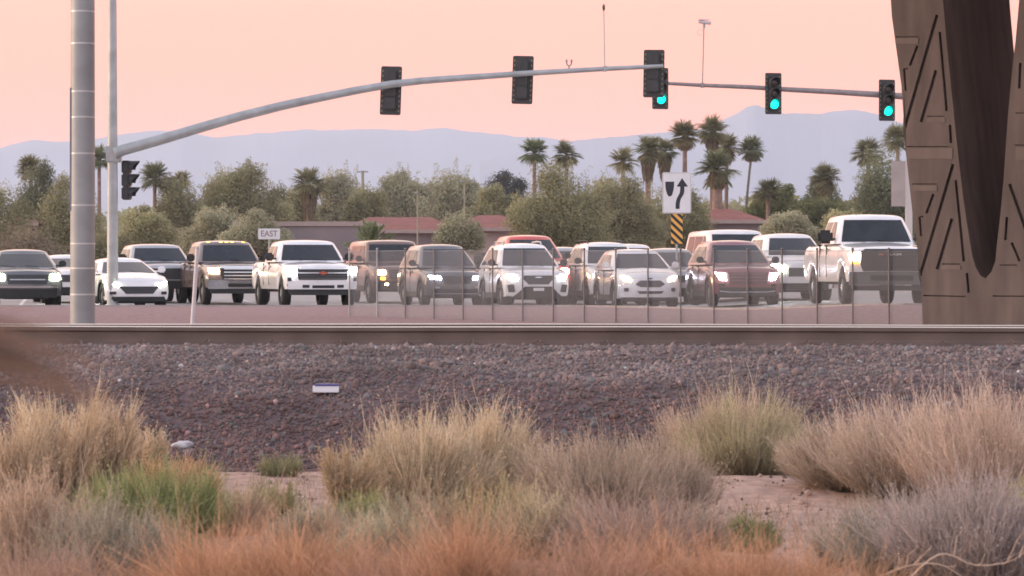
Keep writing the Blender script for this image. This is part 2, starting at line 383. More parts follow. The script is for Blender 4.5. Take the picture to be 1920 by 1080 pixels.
# ------------------------------------------------------------ stems / bushes
STEM = mat('plant_stem', (0.3, 0.2, 0.1), rough=0.9, vcol=True, trans=0.35, spec=0.15)
LEAFM = mat('leaf', (0.1, 0.12, 0.05), rough=0.85, vcol=True, trans=0.3, spec=0.15)
def ribbons(A, B, Cc, w0, w1, c0, c1, K=4, r=rng):
    """quadratic curves A-B-C as tapered ribbons, returns V,Q,col"""
    n = len(A); ts = np.linspace(0, 1, K)[None, :, None]
    Pp = (1-ts)**2*A[:, None]+2*ts*(1-ts)*B[:, None]+ts**2*Cc[:, None]
    d = Cc-A; a = r.uniform(-0.9, 0.9, n); s = np.stack([np.cos(a), np.sin(a), np.zeros(n)], -1)
    s = s-d*(np.sum(s*d, 1)/np.maximum(np.sum(d*d, 1), 1e-9))[:, None]; s /= np.maximum(np.linalg.norm(s, axis=1), 1e-6)[:, None]
    wd = (w0+(w1-w0)*ts[..., 0])[..., None] if not hasattr(w0, 'shape') else (w0[:, None]+(w1-w0)[:, None]*ts[..., 0])[..., None]
    L = Pp-s[:, None]*wd/2; R = Pp+s[:, None]*wd/2
    V = np.stack([L, R], 2).reshape(-1, 3)
    k = np.arange(K-1)*2; q = np.stack([k, k+1, k+3, k+2], -1)
    Q = (q[None]+(np.arange(n)*K*2)[:, None, None]).reshape(-1, 4)
    col = c0[:, None]+(c1-c0)[:, None]*ts; col = np.repeat(col, 2, 1).reshape(-1, 3)
    return V, Q, col
def merge(parts):
    off = 0; Vs = []; Qs = []; Cs = []
    for V, Q, c in parts: Vs.append(V); Qs.append(Q+off); Cs.append(c); off += len(V)
    return np.concatenate(Vs), np.concatenate(Qs), np.concatenate(Cs)
def dabs(Pt, s, c, r=rng, asp=1.0):
    n = len(Pt); u = r.normal(size=(n, 3)); u /= np.linalg.norm(u, axis=1)[:, None]; v = r.normal(size=(n, 3)); v = np.cross(u, v); v /= np.linalg.norm(v, axis=1)[:, None]
    s = s[:, None]; V = np.stack([Pt-u*s*asp, Pt-v*s, Pt+u*s*asp, Pt+v*s], 1).reshape(-1, 3)
    Q = np.arange(n*4).reshape(-1, 4); return V, Q, np.repeat(c, 4, 0)
def vary(c, n, r, a=0.25, h=0.06): 
    return np.clip(np.array(c)[None]*r.uniform(1-a, 1+a, (n, 1))*r.uniform(1-h, 1+h, (n, 3)), 0, 1)
TAN = (0.57, 0.44, 0.29); TANP = (0.53, 0.40, 0.31); GREY = (0.31, 0.235, 0.175); OLIVE = (0.27, 0.22, 0.10); GRN = (0.17, 0.20, 0.075)
RUS = (0.46, 0.245, 0.125); SAGE = (0.25, 0.24, 0.185); MAUVE = (0.29, 0.245, 0.22); DKST = (0.19, 0.14, 0.105); BGRN = (0.22, 0.27, 0.07)
def bush(px, py, wpx, ytop, style, label, n=1100, lean=0.0, name='desert_shrub', seed=0, D=None):
    r = np.random.default_rng(int(px*13+py*7+seed) % 99991)
    if D is None: D = F*1.45/(py-HY)
    x0 = (px-960)/F*D; z0 = float(ground_z(x0, D)); W = wpx/F*D; H = CZ+(HY-ytop)/F*D-z0
    H = max(H, 0.1)
    th = r.uniform(0, 2*pi, n); rr = np.sqrt(r.random(n)); br = W*0.16
    nt_ = max(14, int(n/22)); tk = r.integers(0, nt_, n); tth = r.uniform(0, 2*pi, nt_); trr = np.sqrt(r.random(nt_)); tln = r.uniform(0.86, 1.04, nt_); ttone = r.uniform(0.72, 1.28, nt_)
    loose = r.random(n) < 0.25
    th = np.where(loose, th, tth[tk]+r.normal(size=n)*0.13); rr = np.where(loose, rr, np.clip(trr[tk]+r.normal(size=n)*0.05, 0, 1))
    A = np.stack([br*rr*np.cos(th), br*rr*np.sin(th), np.full(n, -0.03)], -1)
    S = dict(broom=(0.9, 0.75), spike=(0.55, 0.6), tangle=(1.0, 0.55), dead=(1.0, 0.6), dome=(1.0, 0.7))[style[0]]
    el = rr**0.85*1.25
    if style[0] == 'spike':
        ns = max(5, int(wpx/17)); sp = r.integers(0, ns, n); sx0 = (np.arange(ns)+r.uniform(0.2, 0.8, ns))/ns*2-1; sy0 = r.uniform(-0.6, 0.6, ns); sh = r.uniform(0.6, 1.0, ns)
        base = r.uniform(0, 1, n)**0.6; dx = sx0[sp]*W*0.5; dy = sy0[sp]*W*0.4
        A = np.stack([dx*0.45+r.normal(size=n)*0.012, dy*0.45+r.normal(size=n)*0.012, H*sh[sp]*0.55*(1-base)*r.random(n)], -1)
    dirx = np.sin(el)*np.cos(th); diry = np.sin(el)*np.sin(th); dz = np.cos(el)**(0.85 if style[0] in ('broom', 'dome') else 0.75)
    ln = r.uniform(0.6, 1.0, n)*(1+0.16*r.normal(size=n)*0.6)
    ln = np.minimum(ln*np.where(loose, 0.9, tln[tk]), 1.06)
    lump = 1+0.12*(vnoise(th*1.9+px, rr*3+py)*2)+0.10*(vnoise(th*6+px, rr*7+py)*2)
    Cc = A+np.stack([dirx*W*0.52*ln*lump+lean*H*ln, diry*W*0.45*ln*lump, H*dz*ln*lump], -1)
    if style[0] == 'spike':
        hgt = sh[sp]*H*(0.45+0.55*base)*r.uniform(0.85, 1.0, n); Cc = np.stack([dx+r.normal(size=n)*0.018*(1.2-base)*1.2, dy+r.normal(size=n)*0.02, hgt], -1)
    if style[0] in ('broom', 'dome'):      # stems spread low, then turn up
        B = A+(Cc-A)*np.array([0.60, 0.60, 0.42])+r.normal(size=(n, 3))*H*0.045
    else:
        B = A+(Cc-A)*0.5+np.stack([-(Cc-A)[:, 0]*0.16, -(Cc-A)[:, 1]*0.16, H*0.10*np.ones(n)], -1)+r.normal(size=(n, 3))*H*0.05
    c_lo, c_hi, c_tip = style[1], style[2], style[3]
    wst = style[4] if len(style) > 4 else 0.0042
    tn = np.where(loose, 1.0, ttone[tk])[:, None]; parts = [ribbons(A, B, Cc, wst*1.2, wst*0.45, vary(c_lo, n, r)*tn, vary(c_hi, n, r)*tn, 5, r)]
    m = n*(6 if style[0] != 'dead' else 4); k = r.integers(0, n, m); t_ = r.uniform(0.28, 0.97, m)[:, None]
    S0 = (1-t_)**2*A[k]+2*t_*(1-t_)*B[k]+t_**2*Cc[k]; dr = (Cc[k]-B[k]); dr /= np.maximum(np.linalg.norm(dr, axis=1), 1e-6)[:, None]
    sprd = dict(broom=0.38, spike=0.22, tangle=1.1, dead=0.9, dome=0.55)[style[0]]
    dr = dr+r.normal(size=(m, 3))*sprd; dr[:, 2] += 0.35 if style[0] in ('broom', 'spike', 'dome') else 0.1
    ll = (H*r.uniform(0.08, 0.24, m))[:, None]; E = S0+dr*ll; Mi = (S0+E)/2+r.normal(size=(m, 3))*ll*0.1
    tt = np.clip(E[:, 2:3]/H, 0, 1); mixc = np.array(c_hi)[None]*(1-tt)+np.array(c_tip)[None]*tt
    cc = mixc*r.uniform(0.7, 1.3, (m, 1))*tn[k]
    parts.append(ribbons(S0, Mi, E, wst*0.75, wst*0.3, cc*0.95, cc*1.05, 3, r))
    V, Q, col = merge(parts); gcol = col.mean(1, keepdims=True); col = (col*0.80+gcol*0.20)*1.38; o = thing(name, label, 'shrub', (x0, D, z0))
    np_mesh('stems', V, Q, STEM, o, col=np.clip(col, 0, 1))
    if style[0] in ('broom', 'dome'):          # tiny leaves along the twigs
        q = int(m*0.9); kk = r.integers(0, m, q); f_ = r.random(q)[:, None]; pts = S0[kk]*(1-f_)+E[kk]*f_+r.normal(size=(q, 3))*H*0.012
        V, Q, col = dabs(pts, r.uniform(0.0022, 0.0050, q), np.clip((np.array(c_hi)[None]*0.75+np.array(c_tip)[None]*0.35)*r.uniform(0.7, 1.6, (q, 1)), 0, 1), r, 2.0)
        np_mesh('leaves', V, Q, STEM, o, col=col)
    if style[0] in ('spike', 'broom', 'dome'):
        q = m//2 if style[0] != 'spike' else m; kk = r.integers(0, m, q)
        pts = E[kk]+r.normal(size=(q, 3))*H*0.006; hi = pts[:, 2] > H*0.35; pts = pts[hi]
        if len(pts) < 900: return o
        V, Q, col = dabs(pts, r.uniform(0.0025, 0.0065, len(pts)), np.clip(vary(c_tip, len(pts), r, 0.3)*1.05, 0, 1), r, 1.5)
        np_mesh('seed_heads', V, Q, STEM, o, col=col)
    return o
bush(1395, 893, 230, 732, ('broom', (0.26, 0.19, 0.13), (0.26, 0.235, 0.135), (0.47, 0.39, 0.23)), 'rounded green and straw shrub standing alone at the foot of the ballast right of centre', 1500)
bush(1365, 889, 215, 698, ('broom', DKST, (0.40, 0.29, 0.21), (0.56, 0.41, 0.30), 0.0034), 'tall pinkish straw stalks rising from the left half of the lone rounded shrub', 650, name='seeding_weed')
bush(1440, 885, 120, 775, ('dome', DKST, (0.30, 0.27, 0.09), (0.50, 0.44, 0.17)), 'yellow flowered low growth on the right flank of the lone rounded shrub', 700)
bush(790, 950, 245, 768, ('broom', DKST, (0.34, 0.27, 0.165), TAN), 'large straw coloured broom shrub just left of the centre of the ballast foot', 1700)
bush(905, 940, 190, 757, ('broom', DKST, (0.36, 0.28, 0.165), TAN), 'straw shrub touching the right side of the large broom shrub', 1400)
bush(1110, 975, 260, 808, ('broom', DKST, GREY, (0.42, 0.315, 0.225)), 'broad grey brown shrub to the right of the straw shrubs', 1700)
bush(1240, 965, 190, 800, ('broom', DKST, GREY, (0.42, 0.315, 0.22)), 'grey brown shrub between the broad one and the lone rounded shrub', 1300)
bush(1610, 915, 185, 775, ('broom', DKST, (0.32, 0.25, 0.18), (0.47, 0.36, 0.27)), 'pinkish tan shrub leaning left at the near edge of the ballast', 1300, lean=-0.3)
bush(1700, 925, 230, 735, ('broom', DKST, (0.35, 0.275, 0.20), TANP), 'pale feathery shrub directly below the concrete pier', 1500, lean=-0.15)
bush(1850, 935, 270, 712, ('broom', DKST, (0.39, 0.29, 0.215), (0.54, 0.40, 0.31)), 'tallest pale feathery shrub at the right edge', 1900, lean=-0.08)
bush(25, 955, 130, 742, ('spike', DKST, (0.34, 0.25, 0.15), TAN), 'tall tan seed stalks at the far left edge', 520, name='seeding_weed')
bush(110, 950, 150, 735, ('spike', DKST, (0.38, 0.27, 0.15), TAN), 'tallest tan seed stalks, second clump from the left edge', 520, name='seeding_weed')
bush(195, 930, 130, 745, ('spike', DKST, (0.38, 0.27, 0.15), TAN), 'tan seed stalks above the big green shrub', 520, name='seeding_weed')
bush(262, 905, 90, 798, ('spike', DKST, (0.38, 0.27, 0.15), TAN), 'shorter tan weed just left of the pale boulder', 400, name='seeding_weed')
bush(335, 930, 150, 845, ('broom', DKST, (0.40, 0.28, 0.14), (0.54, 0.34, 0.17)), 'low orange tan weed in front of the pale boulder', 700, name='seeding_weed')
bush(290, 1010, 250, 858, ('broom', (0.10, 0.10, 0.05), GRN, (0.27, 0.28, 0.11)), 'big green shrub on the left', 2000)
bush(525, 893, 70, 838, ('dome', DKST, (0.20, 0.20, 0.10), (0.27, 0.25, 0.12)), 'tiny green tuft on bare dirt at the ballast foot', 300)
bush(500, 975, 130, 885, ('broom', DKST, (0.22, 0.22, 0.10), (0.32, 0.28, 0.14)), 'small olive green shrub between the big green shrub and the broom shrub', 700)
bush(440, 1000, 130, 900, ('broom', DKST, (0.33, 0.25, 0.17), (0.42, 0.30, 0.20)), 'dry tan tuft at the right side of the big green shrub', 500)
bush(660, 985, 110, 830, ('spike', DKST, (0.38, 0.29, 0.17), (0.45, 0.33, 0.2)), 'thin straw stalks left of the large broom shrub', 420, name='seeding_weed')
bush(690, 1020, 140, 915, ('broom', (0.09, 0.10, 0.04), (0.19, 0.22, 0.08), (0.29, 0.29, 0.11)), 'bright green clump in front of the large broom shrub', 900)
bush(800, 1040, 180, 905, ('broom', DKST, (0.27, 0.24, 0.17), (0.35, 0.29, 0.19)), 'grey sage shrub right of the bright green clump', 1000)
bush(940, 1040, 220, 900, ('broom', DKST, (0.28, 0.25, 0.17), (0.46, 0.36, 0.18)), 'sage shrub with yellowish seed tips below the straw shrubs', 1200)
bush(1170, 1060, 260, 905, ('dead', DKST, (0.29, 0.21, 0.17), (0.36, 0.25, 0.2)), 'bare twiggy grey shrub in front of the broad grey brown one', 900)
bush(1390, 1015, 125, 948, ('broom', (0.09, 0.10, 0.05), (0.18, 0.20, 0.09), (0.25, 0.26, 0.12)), 'little green clump on bare dirt in front of the lone rounded shrub', 700)
bush(1700, 1060, 230, 915, ('dome', DKST, SAGE, (0.34, 0.28, 0.23)), 'grey sage shrub below the pale feathery ones', 1300)
bush(1830, 1075, 280, 880, ('dome', DKST, MAUVE, (0.38, 0.30, 0.27)), 'mauve grey dead shrub near the lower right corner', 1900)
bush(1925, 1060, 90, 885, ('broom', (0.1, 0.12, 0.03), BGRN, (0.36, 0.38, 0.11)), 'yellow green shrub cut by the right edge', 700)
bush(60, 1090, 230, 880, ('dome', DKST, (0.32, 0.24, 0.17), (0.48, 0.34, 0.23)), 'dry weed with pinkish seed heads near the lower left corner', 1400, name='seeding_weed')
bush(200, 1100, 210, 935, ('dome', DKST, SAGE, (0.34, 0.28, 0.20)), 'grey green shrub below the big green shrub', 1300)
bush(300, 1085, 150, 960, ('dome', DKST, (0.2, 0.2, 0.11), (0.28, 0.26, 0.15)), 'dull olive shrub between the grey green and russet ones', 900)
bush(600, 1040, 170, 930, ('dome', DKST, SAGE, (0.36, 0.30, 0.21)), 'low grey beige shrub behind the second russet brush from the left', 1000)
bush(735, 1075, 190, 945, ('broom', DKST, (0.27, 0.25, 0.17), (0.37, 0.32, 0.21)), 'dull sage clump between the bright green clump and the russet row', 1100)
bush(1020, 1050, 180, 915, ('broom', DKST, (0.30, 0.25, 0.17), (0.44, 0.35, 0.22)), 'beige dry shrub at the foot of the broad grey brown shrub', 1000)
bush(1290, 1035, 150, 925, ('dead', DKST, (0.30, 0.23, 0.18), (0.38, 0.28, 0.21)), 'small brown twiggy shrub left of the little green clump', 700)
bush(1555, 1040, 90, 965, ('dead', DKST, (0.32, 0.25, 0.18), (0.42, 0.32, 0.22)), 'thin dry tuft alone on the bare dirt at right', 260)
rl = [(60, 1180, 300, 1015, 'brown russet brush in the lower left corner'), (400, 1180, 330, 968, 'russet brush below the big green shrub'), (570, 1190, 330, 978, 'russet brush, second from the left along the bottom'),
      (740, 1200, 280, 1005, 'russet brush below the bright green clump'), (880, 1200, 270, 962, 'russet brush with pale bare twigs sticking out of its top'), (1080, 1200, 280, 985, 'russet brush below the bare twiggy grey shrub'),
      (1240, 1190, 330, 985, 'broad russet brush at the bottom right of centre'), (1420, 1195, 300, 1000, 'russet brush below the little green clump'), (1590, 1200, 260, 1030, 'thin russet brush at the right end of the russet row')]
for k, (a, b_, c, d, l) in enumerate(rl):
    cc = (0.38, 0.23, 0.16) if k == 0 else (0.43, 0.24, 0.15) if k in (3, 5) else RUS
    bush(a, b_, c, d+14, ('tangle', (0.30, 0.17, 0.11), tuple(np.array(cc)*0.85), cc, 0.0028), l, 1900, name='russet_brush')
# bleached bare branches
def dead_branch(pts, D, rad, label, twigs=4, seed=1, col=(0.58, 0.42, 0.31)):
    r = random.Random(seed); q = [P(a, b, D) for a, b in pts]; o0 = q[0].copy(); bm = bmesh.new()
    def curve(c):
        out_ = []
        for i in range(len(c)-1):
            p0, p1, p2, p3 = c[max(i-1, 0)], c[i], c[i+1], c[min(i+2, len(c)-1)]
            for s in range(5):
                t = s/5; out_.append(0.5*((2*p1)+(p2-p0)*t+(2*p0-5*p1+4*p2-p3)*t*t+(3*p1-p0-3*p2+p3)*t**3))
        return out_+[c[-1]]
    cv = curve([p-o0 for p in q]); rad *= 0.62; n = len(cv); tube(bm, cv, [rad*(1-0.75*i/n) for i in range(n)], 7)
    for k in range(twigs):
        i = r.randrange(n//4, n-2); d = (cv[i+1]-cv[i]).normalized()+Vector((r.uniform(-.9, .9), r.uniform(-.5, .5), r.uniform(0.1, 1.1))); L = r.uniform(0.05, 0.16)
        a = cv[i]; m_ = a+d.normalized()*L*0.6+Vector((r.uniform(-.02, .02), 0, r.uniform(-.02, .02))); e_ = a+d.normalized()*L+Vector((r.uniform(-.03, .03), 0, 0.02))
        tube(bm, [a, m_, e_], [rad*0.5, rad*0.35, rad*0.15], 6)
    o = obj('bare_branch', bm, mat('bleached_wood', col, rough=0.85, noise=0.2, nscale=30), None, 60); o.location = o0; tag(o, label, 'branch', 'bleached bare branches in the brush'); return o
dead_branch([(1560, 1110), (1640, 1085), (1700, 1062), (1760, 1058), (1810, 1085)], 13.6, 0.008, 'pale arching dead branch at the bottom below the mauve grey shrub', 5, 1)
dead_branch([(1680, 1110), (1760, 1040), (1830, 1060), (1900, 1050), (1940, 1015)], 13.9, 0.007, 'pale crooked dead branch in the lower right corner', 6, 2)
dead_branch([(870, 1110), (850, 1040), (820, 990), (790, 955)], 14.2, 0.006, 'pale forked twig leaning left out of the russet brush', 7, 3)
dead_branch([(872, 1110), (878, 1030), (893, 985), (893, 960)], 14.3, 0.0045, 'upright pale twig beside the forked one', 6, 4)
dead_branch([(190, 1110), (215, 1050), (240, 1005), (300, 960)], 14.8, 0.005, 'grey bare twig in front of the grey green shrub at left', 7, 5, (0.42, 0.34, 0.29))
dead_branch([(1500, 1030), (1530, 985), (1560, 960), (1575, 930)], 17.5, 0.004, 'thin straw twig on the open dirt at right', 3, 6, (0.42, 0.30, 0.23))

# scattered dry grass
r = np.random.default_rng(11); n = 9000
gx = r.uniform(-4.6, 4.6, n); gy = r.uniform(13.5, 23.4, n); k = vnoise(gx*1.1+9, gy*0.9) > 0.02; k |= r.random(n) > 0.93
gx, gy = gx[k], gy[k]; n = len(gx); A = np.stack([gx, gy, ground_z(gx, gy)-0.01], -1)
hh = r.uniform(0.03, 0.15, n)*(0.6+0.6*(r.random(n))); Cc = A+np.stack([r.normal(size=n)*hh*0.45, r.normal(size=n)*hh*0.4, hh], -1); B = (A+Cc)/2+np.stack([r.normal(size=n)*0.01, r.normal(size=n)*0.01, hh*0.2], -1)
V, Q, col = ribbons(A, B, Cc, 0.005, 0.0015, vary(GREY, n, r, 0.3), vary((0.45, 0.31, 0.2), n, r, 0.35), 4, r)
tag(np_mesh('dry_grass', V, Q, STEM, col=col), 'sparse dry grass and stubble scattered over the tan dirt', 'grass', kind='stuff')

# near out-of-focus twigs on the left
r = np.random.default_rng(21); n = 150; Dn = 3.2
x0 = (-230-960)/F*Dn; A = np.array([[x0, Dn, CZ+(HY-640)/F*Dn]])+r.normal(size=(n, 3))*0.02
u = r.uniform(40, 240, n); v = 585+((u-40)*0.55)+r.uniform(-15, 110, n)
Cc = np.stack([(u-960)/F*Dn, Dn+r.normal(size=n)*0.08, CZ+(HY-v)/F*Dn], -1)
B = (A+Cc)/2+np.stack([r.normal(size=n)*0.01, r.normal(size=n)*0.02, 0.02+r.normal(size=n)*0.01], -1)
V, Q, col = ribbons(A, B, Cc, 0.0035, 0.001, vary((0.20, 0.13, 0.10), n, r), vary((0.26, 0.17, 0.12), n, r), 8, r)
tag(np_mesh('blurred_twigs', V, Q, STEM, col=col), 'out of focus brown twigs reaching in from the left edge over the rail', 'twigs')

# ------------------------------------------------------------ fence
MESH = bpy.data.materials.new('fence_wire_mesh'); MESH.use_nodes = True; t = MESH.node_tree; b = t.nodes['Principled BSDF']
b.inputs['Base Color'].default_value = (0.27, 0.265, 0.28, 1); b.inputs['Roughness'].default_value = 0.7
tr = N(t, 'ShaderNodeBsdfTransparent'); ms = N(t, 'ShaderNodeMixShader'); tcn = N(t, 'ShaderNodeTexCoord'); s_ = N(t, 'ShaderNodeSeparateXYZ'); t.links.new(tcn.outputs['Object'], s_.inputs[0])
def wires(sock, sc_, thr):
    a = N(t, 'ShaderNodeMath', operation='MULTIPLY'); t.links.new(sock, a.inputs[0]); a.inputs[1].default_value = sc_
    c = N(t, 'ShaderNodeMath', operation='FRACT'); t.links.new(a.outputs[0], c.inputs[0])
    d = N(t, 'ShaderNodeMath', operation='LESS_THAN'); t.links.new(c.outputs[0], d.inputs[0]); d.inputs[1].default_value = thr; return d.outputs[0]
a1 = wires(s_.outputs[0], 90, 0.15); a2 = wires(s_.outputs[2], 45, 0.21)
mx = N(t, 'ShaderNodeMath', operation='MAXIMUM'); t.links.new(a1, mx.inputs[0]); t.links.new(a2, mx.inputs[1])
t.links.new(mx.outputs[0], ms.inputs[0]); t.links.new(tr.outputs[0], ms.inputs[1]); t.links.new(b.outputs[0], ms.inputs[2]); t.links.new(ms.outputs[0], t.nodes['Material Output'].inputs[0])
FPOST = mat('fence_post_steel', (0.22, 0.20, 0.20), rough=0.6, metal=0.3, noise=0.2)
D0 = 66.0; fd = Vector((0.600, -0.515, 0)); fx0 = (655-960)/F*D0; NP = 19
fz = CZ-0.93
fence = thing('wire_fence', 'see-through wire mesh fence with thin dark posts behind the railway track', 'fence', (fx0, D0, fz), math.atan2(fd.y, fd.x))
st = fd.length
for k in range(NP+3):
    bm = bmesh.new(); D_ = D0+fd.y*k; zt = CZ+(HY-467)/F*D_-fz; tube(bm, [(k*st, 0, -0.2), (k*st, 0, zt)], 0.016 if k > 1 else 0.018, 8)
    bmesh.ops.create_uvsphere(bm, u_segments=8, v_segments=5, radius=0.026, matrix=Matrix.Translation((k*st, 0, zt)))
    obj('post', bm, FPOST if k > 1 else GALV, fence, 40)
for k in range(NP+2):
    bm = bmesh.new(); D_ = D0+fd.y*k; z1 = CZ+(HY-469)/F*D_-fz; z2 = CZ+(HY-469)/F*(D_+fd.y)-fz
    vv = [bm.verts.new(p) for p in ((k*st, 0.03, 0), ((k+1)*st, 0.03, 0), ((k+1)*st, 0.03, z2), (k*st, 0.03, z1))]; bm.faces.new(vv); obj('mesh_panel', bm, MESH, fence)

bm = bmesh.new(); tube(bm, [(k*st, 0.02, CZ+(HY-470)/F*(D0+fd.y*k)-fz-0.012*(1 if k % 2 else 0)) for k in range(NP+3)], 0.003, 6); obj('top_wire', bm, GALV, fence, 40)
# ------------------------------------------------------------ poles
bigp = P(155, HY, 50.0); zb = CZ-0.93
pole = thing('steel_pole', 'thick banded grey steel pole in front of the traffic at the left', 'pole', (bigp.x, 50.0, zb))
bm = bmesh.new(); tube(bm, [(0, 0, 0), (0, 0, 2.5), (0, 0, 7.5)], [0.198, 0.194, 0.186], 28); obj('shaft', bm, STEELP, pole, 40)
BAND = mat('pale_band', (0.62, 0.60, 0.58), rough=0.4, metal=0.3)
for py in (22, 82, 172, 220, 288, 385, 457, 503, 552):
    z = CZ+(HY-py)/F*50-zb; rr_ = 0.198-0.0016*z+0.003; bm = bmesh.new(); tube(bm, [(0, 0, z-0.012), (0, 0, z+0.012)], rr_, 28); obj('band', bm, BAND, pole, 40)
bm = bmesh.new(); z1 = CZ+(HY-395)/F*50-zb; z2 = CZ+(HY-165)/F*50-zb; box(bm, (-0.19, -0.105, z1), (-0.14, -0.06, z2)); obj('cable_channel', bm, mat('dark_channel', (0.26, 0.25, 0.28), rough=0.6), pole)

# mast arm 1
D1 = 86.5; pz = float(ground_z((210-960)/F*D1, D1))
mp = P(211, HY, D1)
mast = thing('signal_mast', 'grey signal pole with a long curved arm reaching right over the traffic', 'signal pole', (mp.x, D1, pz))
bm = bmesh.new(); tube(bm, [(0, 0, 0), (0, 0, 3), (0, 0, 9.5)], [0.155, 0.145, 0.105], 24); obj('pole_shaft', bm, GALV, mast, 40)
bm = bmesh.new(); tube(bm, [(0, 0, -0.05), (0, 0, 0.05), (0, 0, 0.07), (0, 0, 0.14)], [0.25, 0.25, 0.22, 0.19], 20)
for k in range(4): tube(bm, [(0.2*cos(k*pi/2+.7), 0.2*sin(k*pi/2+.7), 0.05), (0.2*cos(k*pi/2+.7), 0.2*sin(k*pi/2+.7), 0.12)], 0.02, 6)
obj('base_flange', bm, STEELP, mast, 40)
apts = [(214, 288), (232, 281), (300, 262), (380, 238), (450, 218), (530, 198), (600, 183), (670, 169), (733, 158), (790, 151.5), (850, 147), (980, 138), (1066, 133), (1134, 129), (1190, 126.5), (1243, 124)]
def armD(px): return 86.3+(px-214)/1030*4.0
bm = bmesh.new(); ap = [P(a, b_, armD(a))-Vector((mp.x, D1, pz)) for a, b_ in apts]
tube(bm, ap, [0.155-0.098*(a-214)/1030 for a, _ in apts], 18); obj('arm', bm, GALV, mast, 50)
bm = bmesh.new(); z = P(0, 288, D1).z-pz; box(bm, (-0.17, -0.17, z-0.24), (0.24, 0.17, z+0.2)); bmesh.ops.bevel(bm, geom=bm.edges[:], offset=0.03, segments=2, affect='EDGES'); obj('arm_bracket', bm, GALV, mast)

def rrect(w_, h_, r_, n=4):
    o_ = []
    for cx, cy, a0 in ((w_/2-r_, h_/2-r_, 0), (-w_/2+r_, h_/2-r_, 90), (-w_/2+r_, -h_/2+r_, 180), (w_/2-r_, -h_/2+r_, 270)):
        for k in range(n+1): a = radians(a0+90*k/n); o_.append((cx+r_*cos(a), cy+r_*sin(a)))
    return o_
def signal(px, py, D, rz, label, w_=0.60, h_=1.36, lit=True, group=None, tilt=0.0, plate=True):
    """local -Y is the lens side"""
    p = P(px, py, D); o = thing('traffic_light', label, 'traffic light', p, rz, group); o.rotation_euler = (0, tilt, rz)
    bm = bmesh.new()
    if plate: 
        prism(bm, rrect(w_, h_, 0.05), lambda a, b: (a, -0.004, b), lambda a, b: (a, 0.008, b)); obj('backplate', bm, BLACKP, o)
        for sx_ in (-1, 1):     # punched edge slots
            bm = bmesh.new()
            for k in range(9): z = -h_/2+0.12+k*(h_-0.24)/8; box(bm, (sx_*(w_/2-0.055)-0.018, -0.0075, z-0.035), (sx_*(w_/2-0.055)+0.018, 0.0115, z+0.015))
            obj('edge_slots', bm, LOUVRE, o)
    bm = bmesh.new(); hw = 0.18
    for k in (-1, 0, 1):
        b2 = bmesh.new(); box(b2, (-hw, -0.10, k*0.36-0.177), (hw, 0.11, k*0.36+0.177)); bmesh.ops.bevel(b2, geom=b2.edges[:], offset=0.03, segments=2, affect='EDGES')
        me = bpy.data.meshes.new('x'); b2.to_mesh(me); b2.free(); bm.from_mesh(me); bpy.data.meshes.remove(me)
    obj('housing', bm, BLACKP, o, 40)
    for k, mm in ((1, DARKL), (0, DARKL), (-1, GREENL if lit else DARKL)):
        bm = bmesh.new(); bmesh.ops.create_uvsphere(bm, u_segments=20, v_segments=10, radius=0.155, matrix=Matrix.Translation((0, -0.10, k*0.36)) @ Matrix.Diagonal((1, 0.28, 1, 1)))
        le = obj('lens', bm, mm, o, 60)
        if k == -1 and lit: le['label'] = 'glowing green lens'
        bm = bmesh.new(); a0, a1 = radians(-25), radians(205); ri = []
        for j in range(15):
            a = a0+(a1-a0)*j/14; L = 0.10+0.16*max(0, sin(a)); ri.append([bm.verts.new((q*cos(a), -0.1-l, k*0.36+q*sin(a))) for q, l in ((0.162, 0), (0.172, 0), (0.172, L), (0.162, L))])
        for u_, v_ in zip(ri, ri[1:]):
            for q in range(4): bm.faces.new((u_[q], u_[(q+1) % 4], v_[(q+1) % 4], v_[q]))
        bm.faces.new(ri[0]); bm.faces.new(ri[-1][::-1]); obj('visor', bm, BLACKP, o, 40)
    return o
GB = 'traffic lights seen from behind on the near arm'
signal(733, 170, armD(733)+0.28, radians(168), 'leftmost black traffic light on the near arm, seen from behind', lit=True, group=GB, tilt=radians(-2))
signal(980, 150, armD(980)+0.25, radians(168), 'middle black traffic light on the near arm, seen from behind', group=GB, tilt=radians(-2))
signal(1226, 138, armD(1226)+0.22, radians(168), 'black traffic light at the tip of the near arm, seen from behind', group=GB, tilt=radians(-1))
signal(238, 338, 86.8, radians(80), 'black traffic light seen side on, mounted on the signal pole below the arm', lit=False, w_=0.34, group=None, plate=False)

# mast arm 2 (right, pole hidden by the pier)
GF = 'traffic lights showing green on the far arm'
D2 = 106.0; a2p = [(1236, 155.5), (1320, 160), (1400, 163), (1480, 168), (1560, 172), (1640, 177), (1700, 181), (1790, 190)]
z2 = float(ground_z((1790-960)/F*D2, D2)); m2p = P(1790, HY, D2)
mast2 = thing('signal_mast', 'brownish signal arm crossing from behind the concrete pier', 'signal pole', (m2p.x, D2, z2))
BROWNP = mat('brownish_pole_paint', (0.30, 0.25, 0.245), rough=0.5, metal=0.2, noise=0.2)
bm = bmesh.new(); tube(bm, [P(a, b_, D2)-Vector((m2p.x, D2, z2)) for a, b_ in a2p], [0.055+0.07*(a-1236)/560 for a, _ in a2p], 14); obj('arm', bm, BROWNP, mast2, 50)
bm = bmesh.new(); tube(bm, [(0, 0, 0), (0, 0, 8)], [0.16, 0.12], 16); obj('pole_shaft', bm, BROWNP, mast2, 50)
signal(1238, 166, D2-0.25, radians(14), 'green traffic light at the left tip of the far arm, overlapped by the near one', 0.56, 1.38, group=GF)
signal(1450, 175.5, D2-0.3, radians(14), 'green traffic light in the middle of the far arm above the palms', 0.57, 1.38, group=GF)
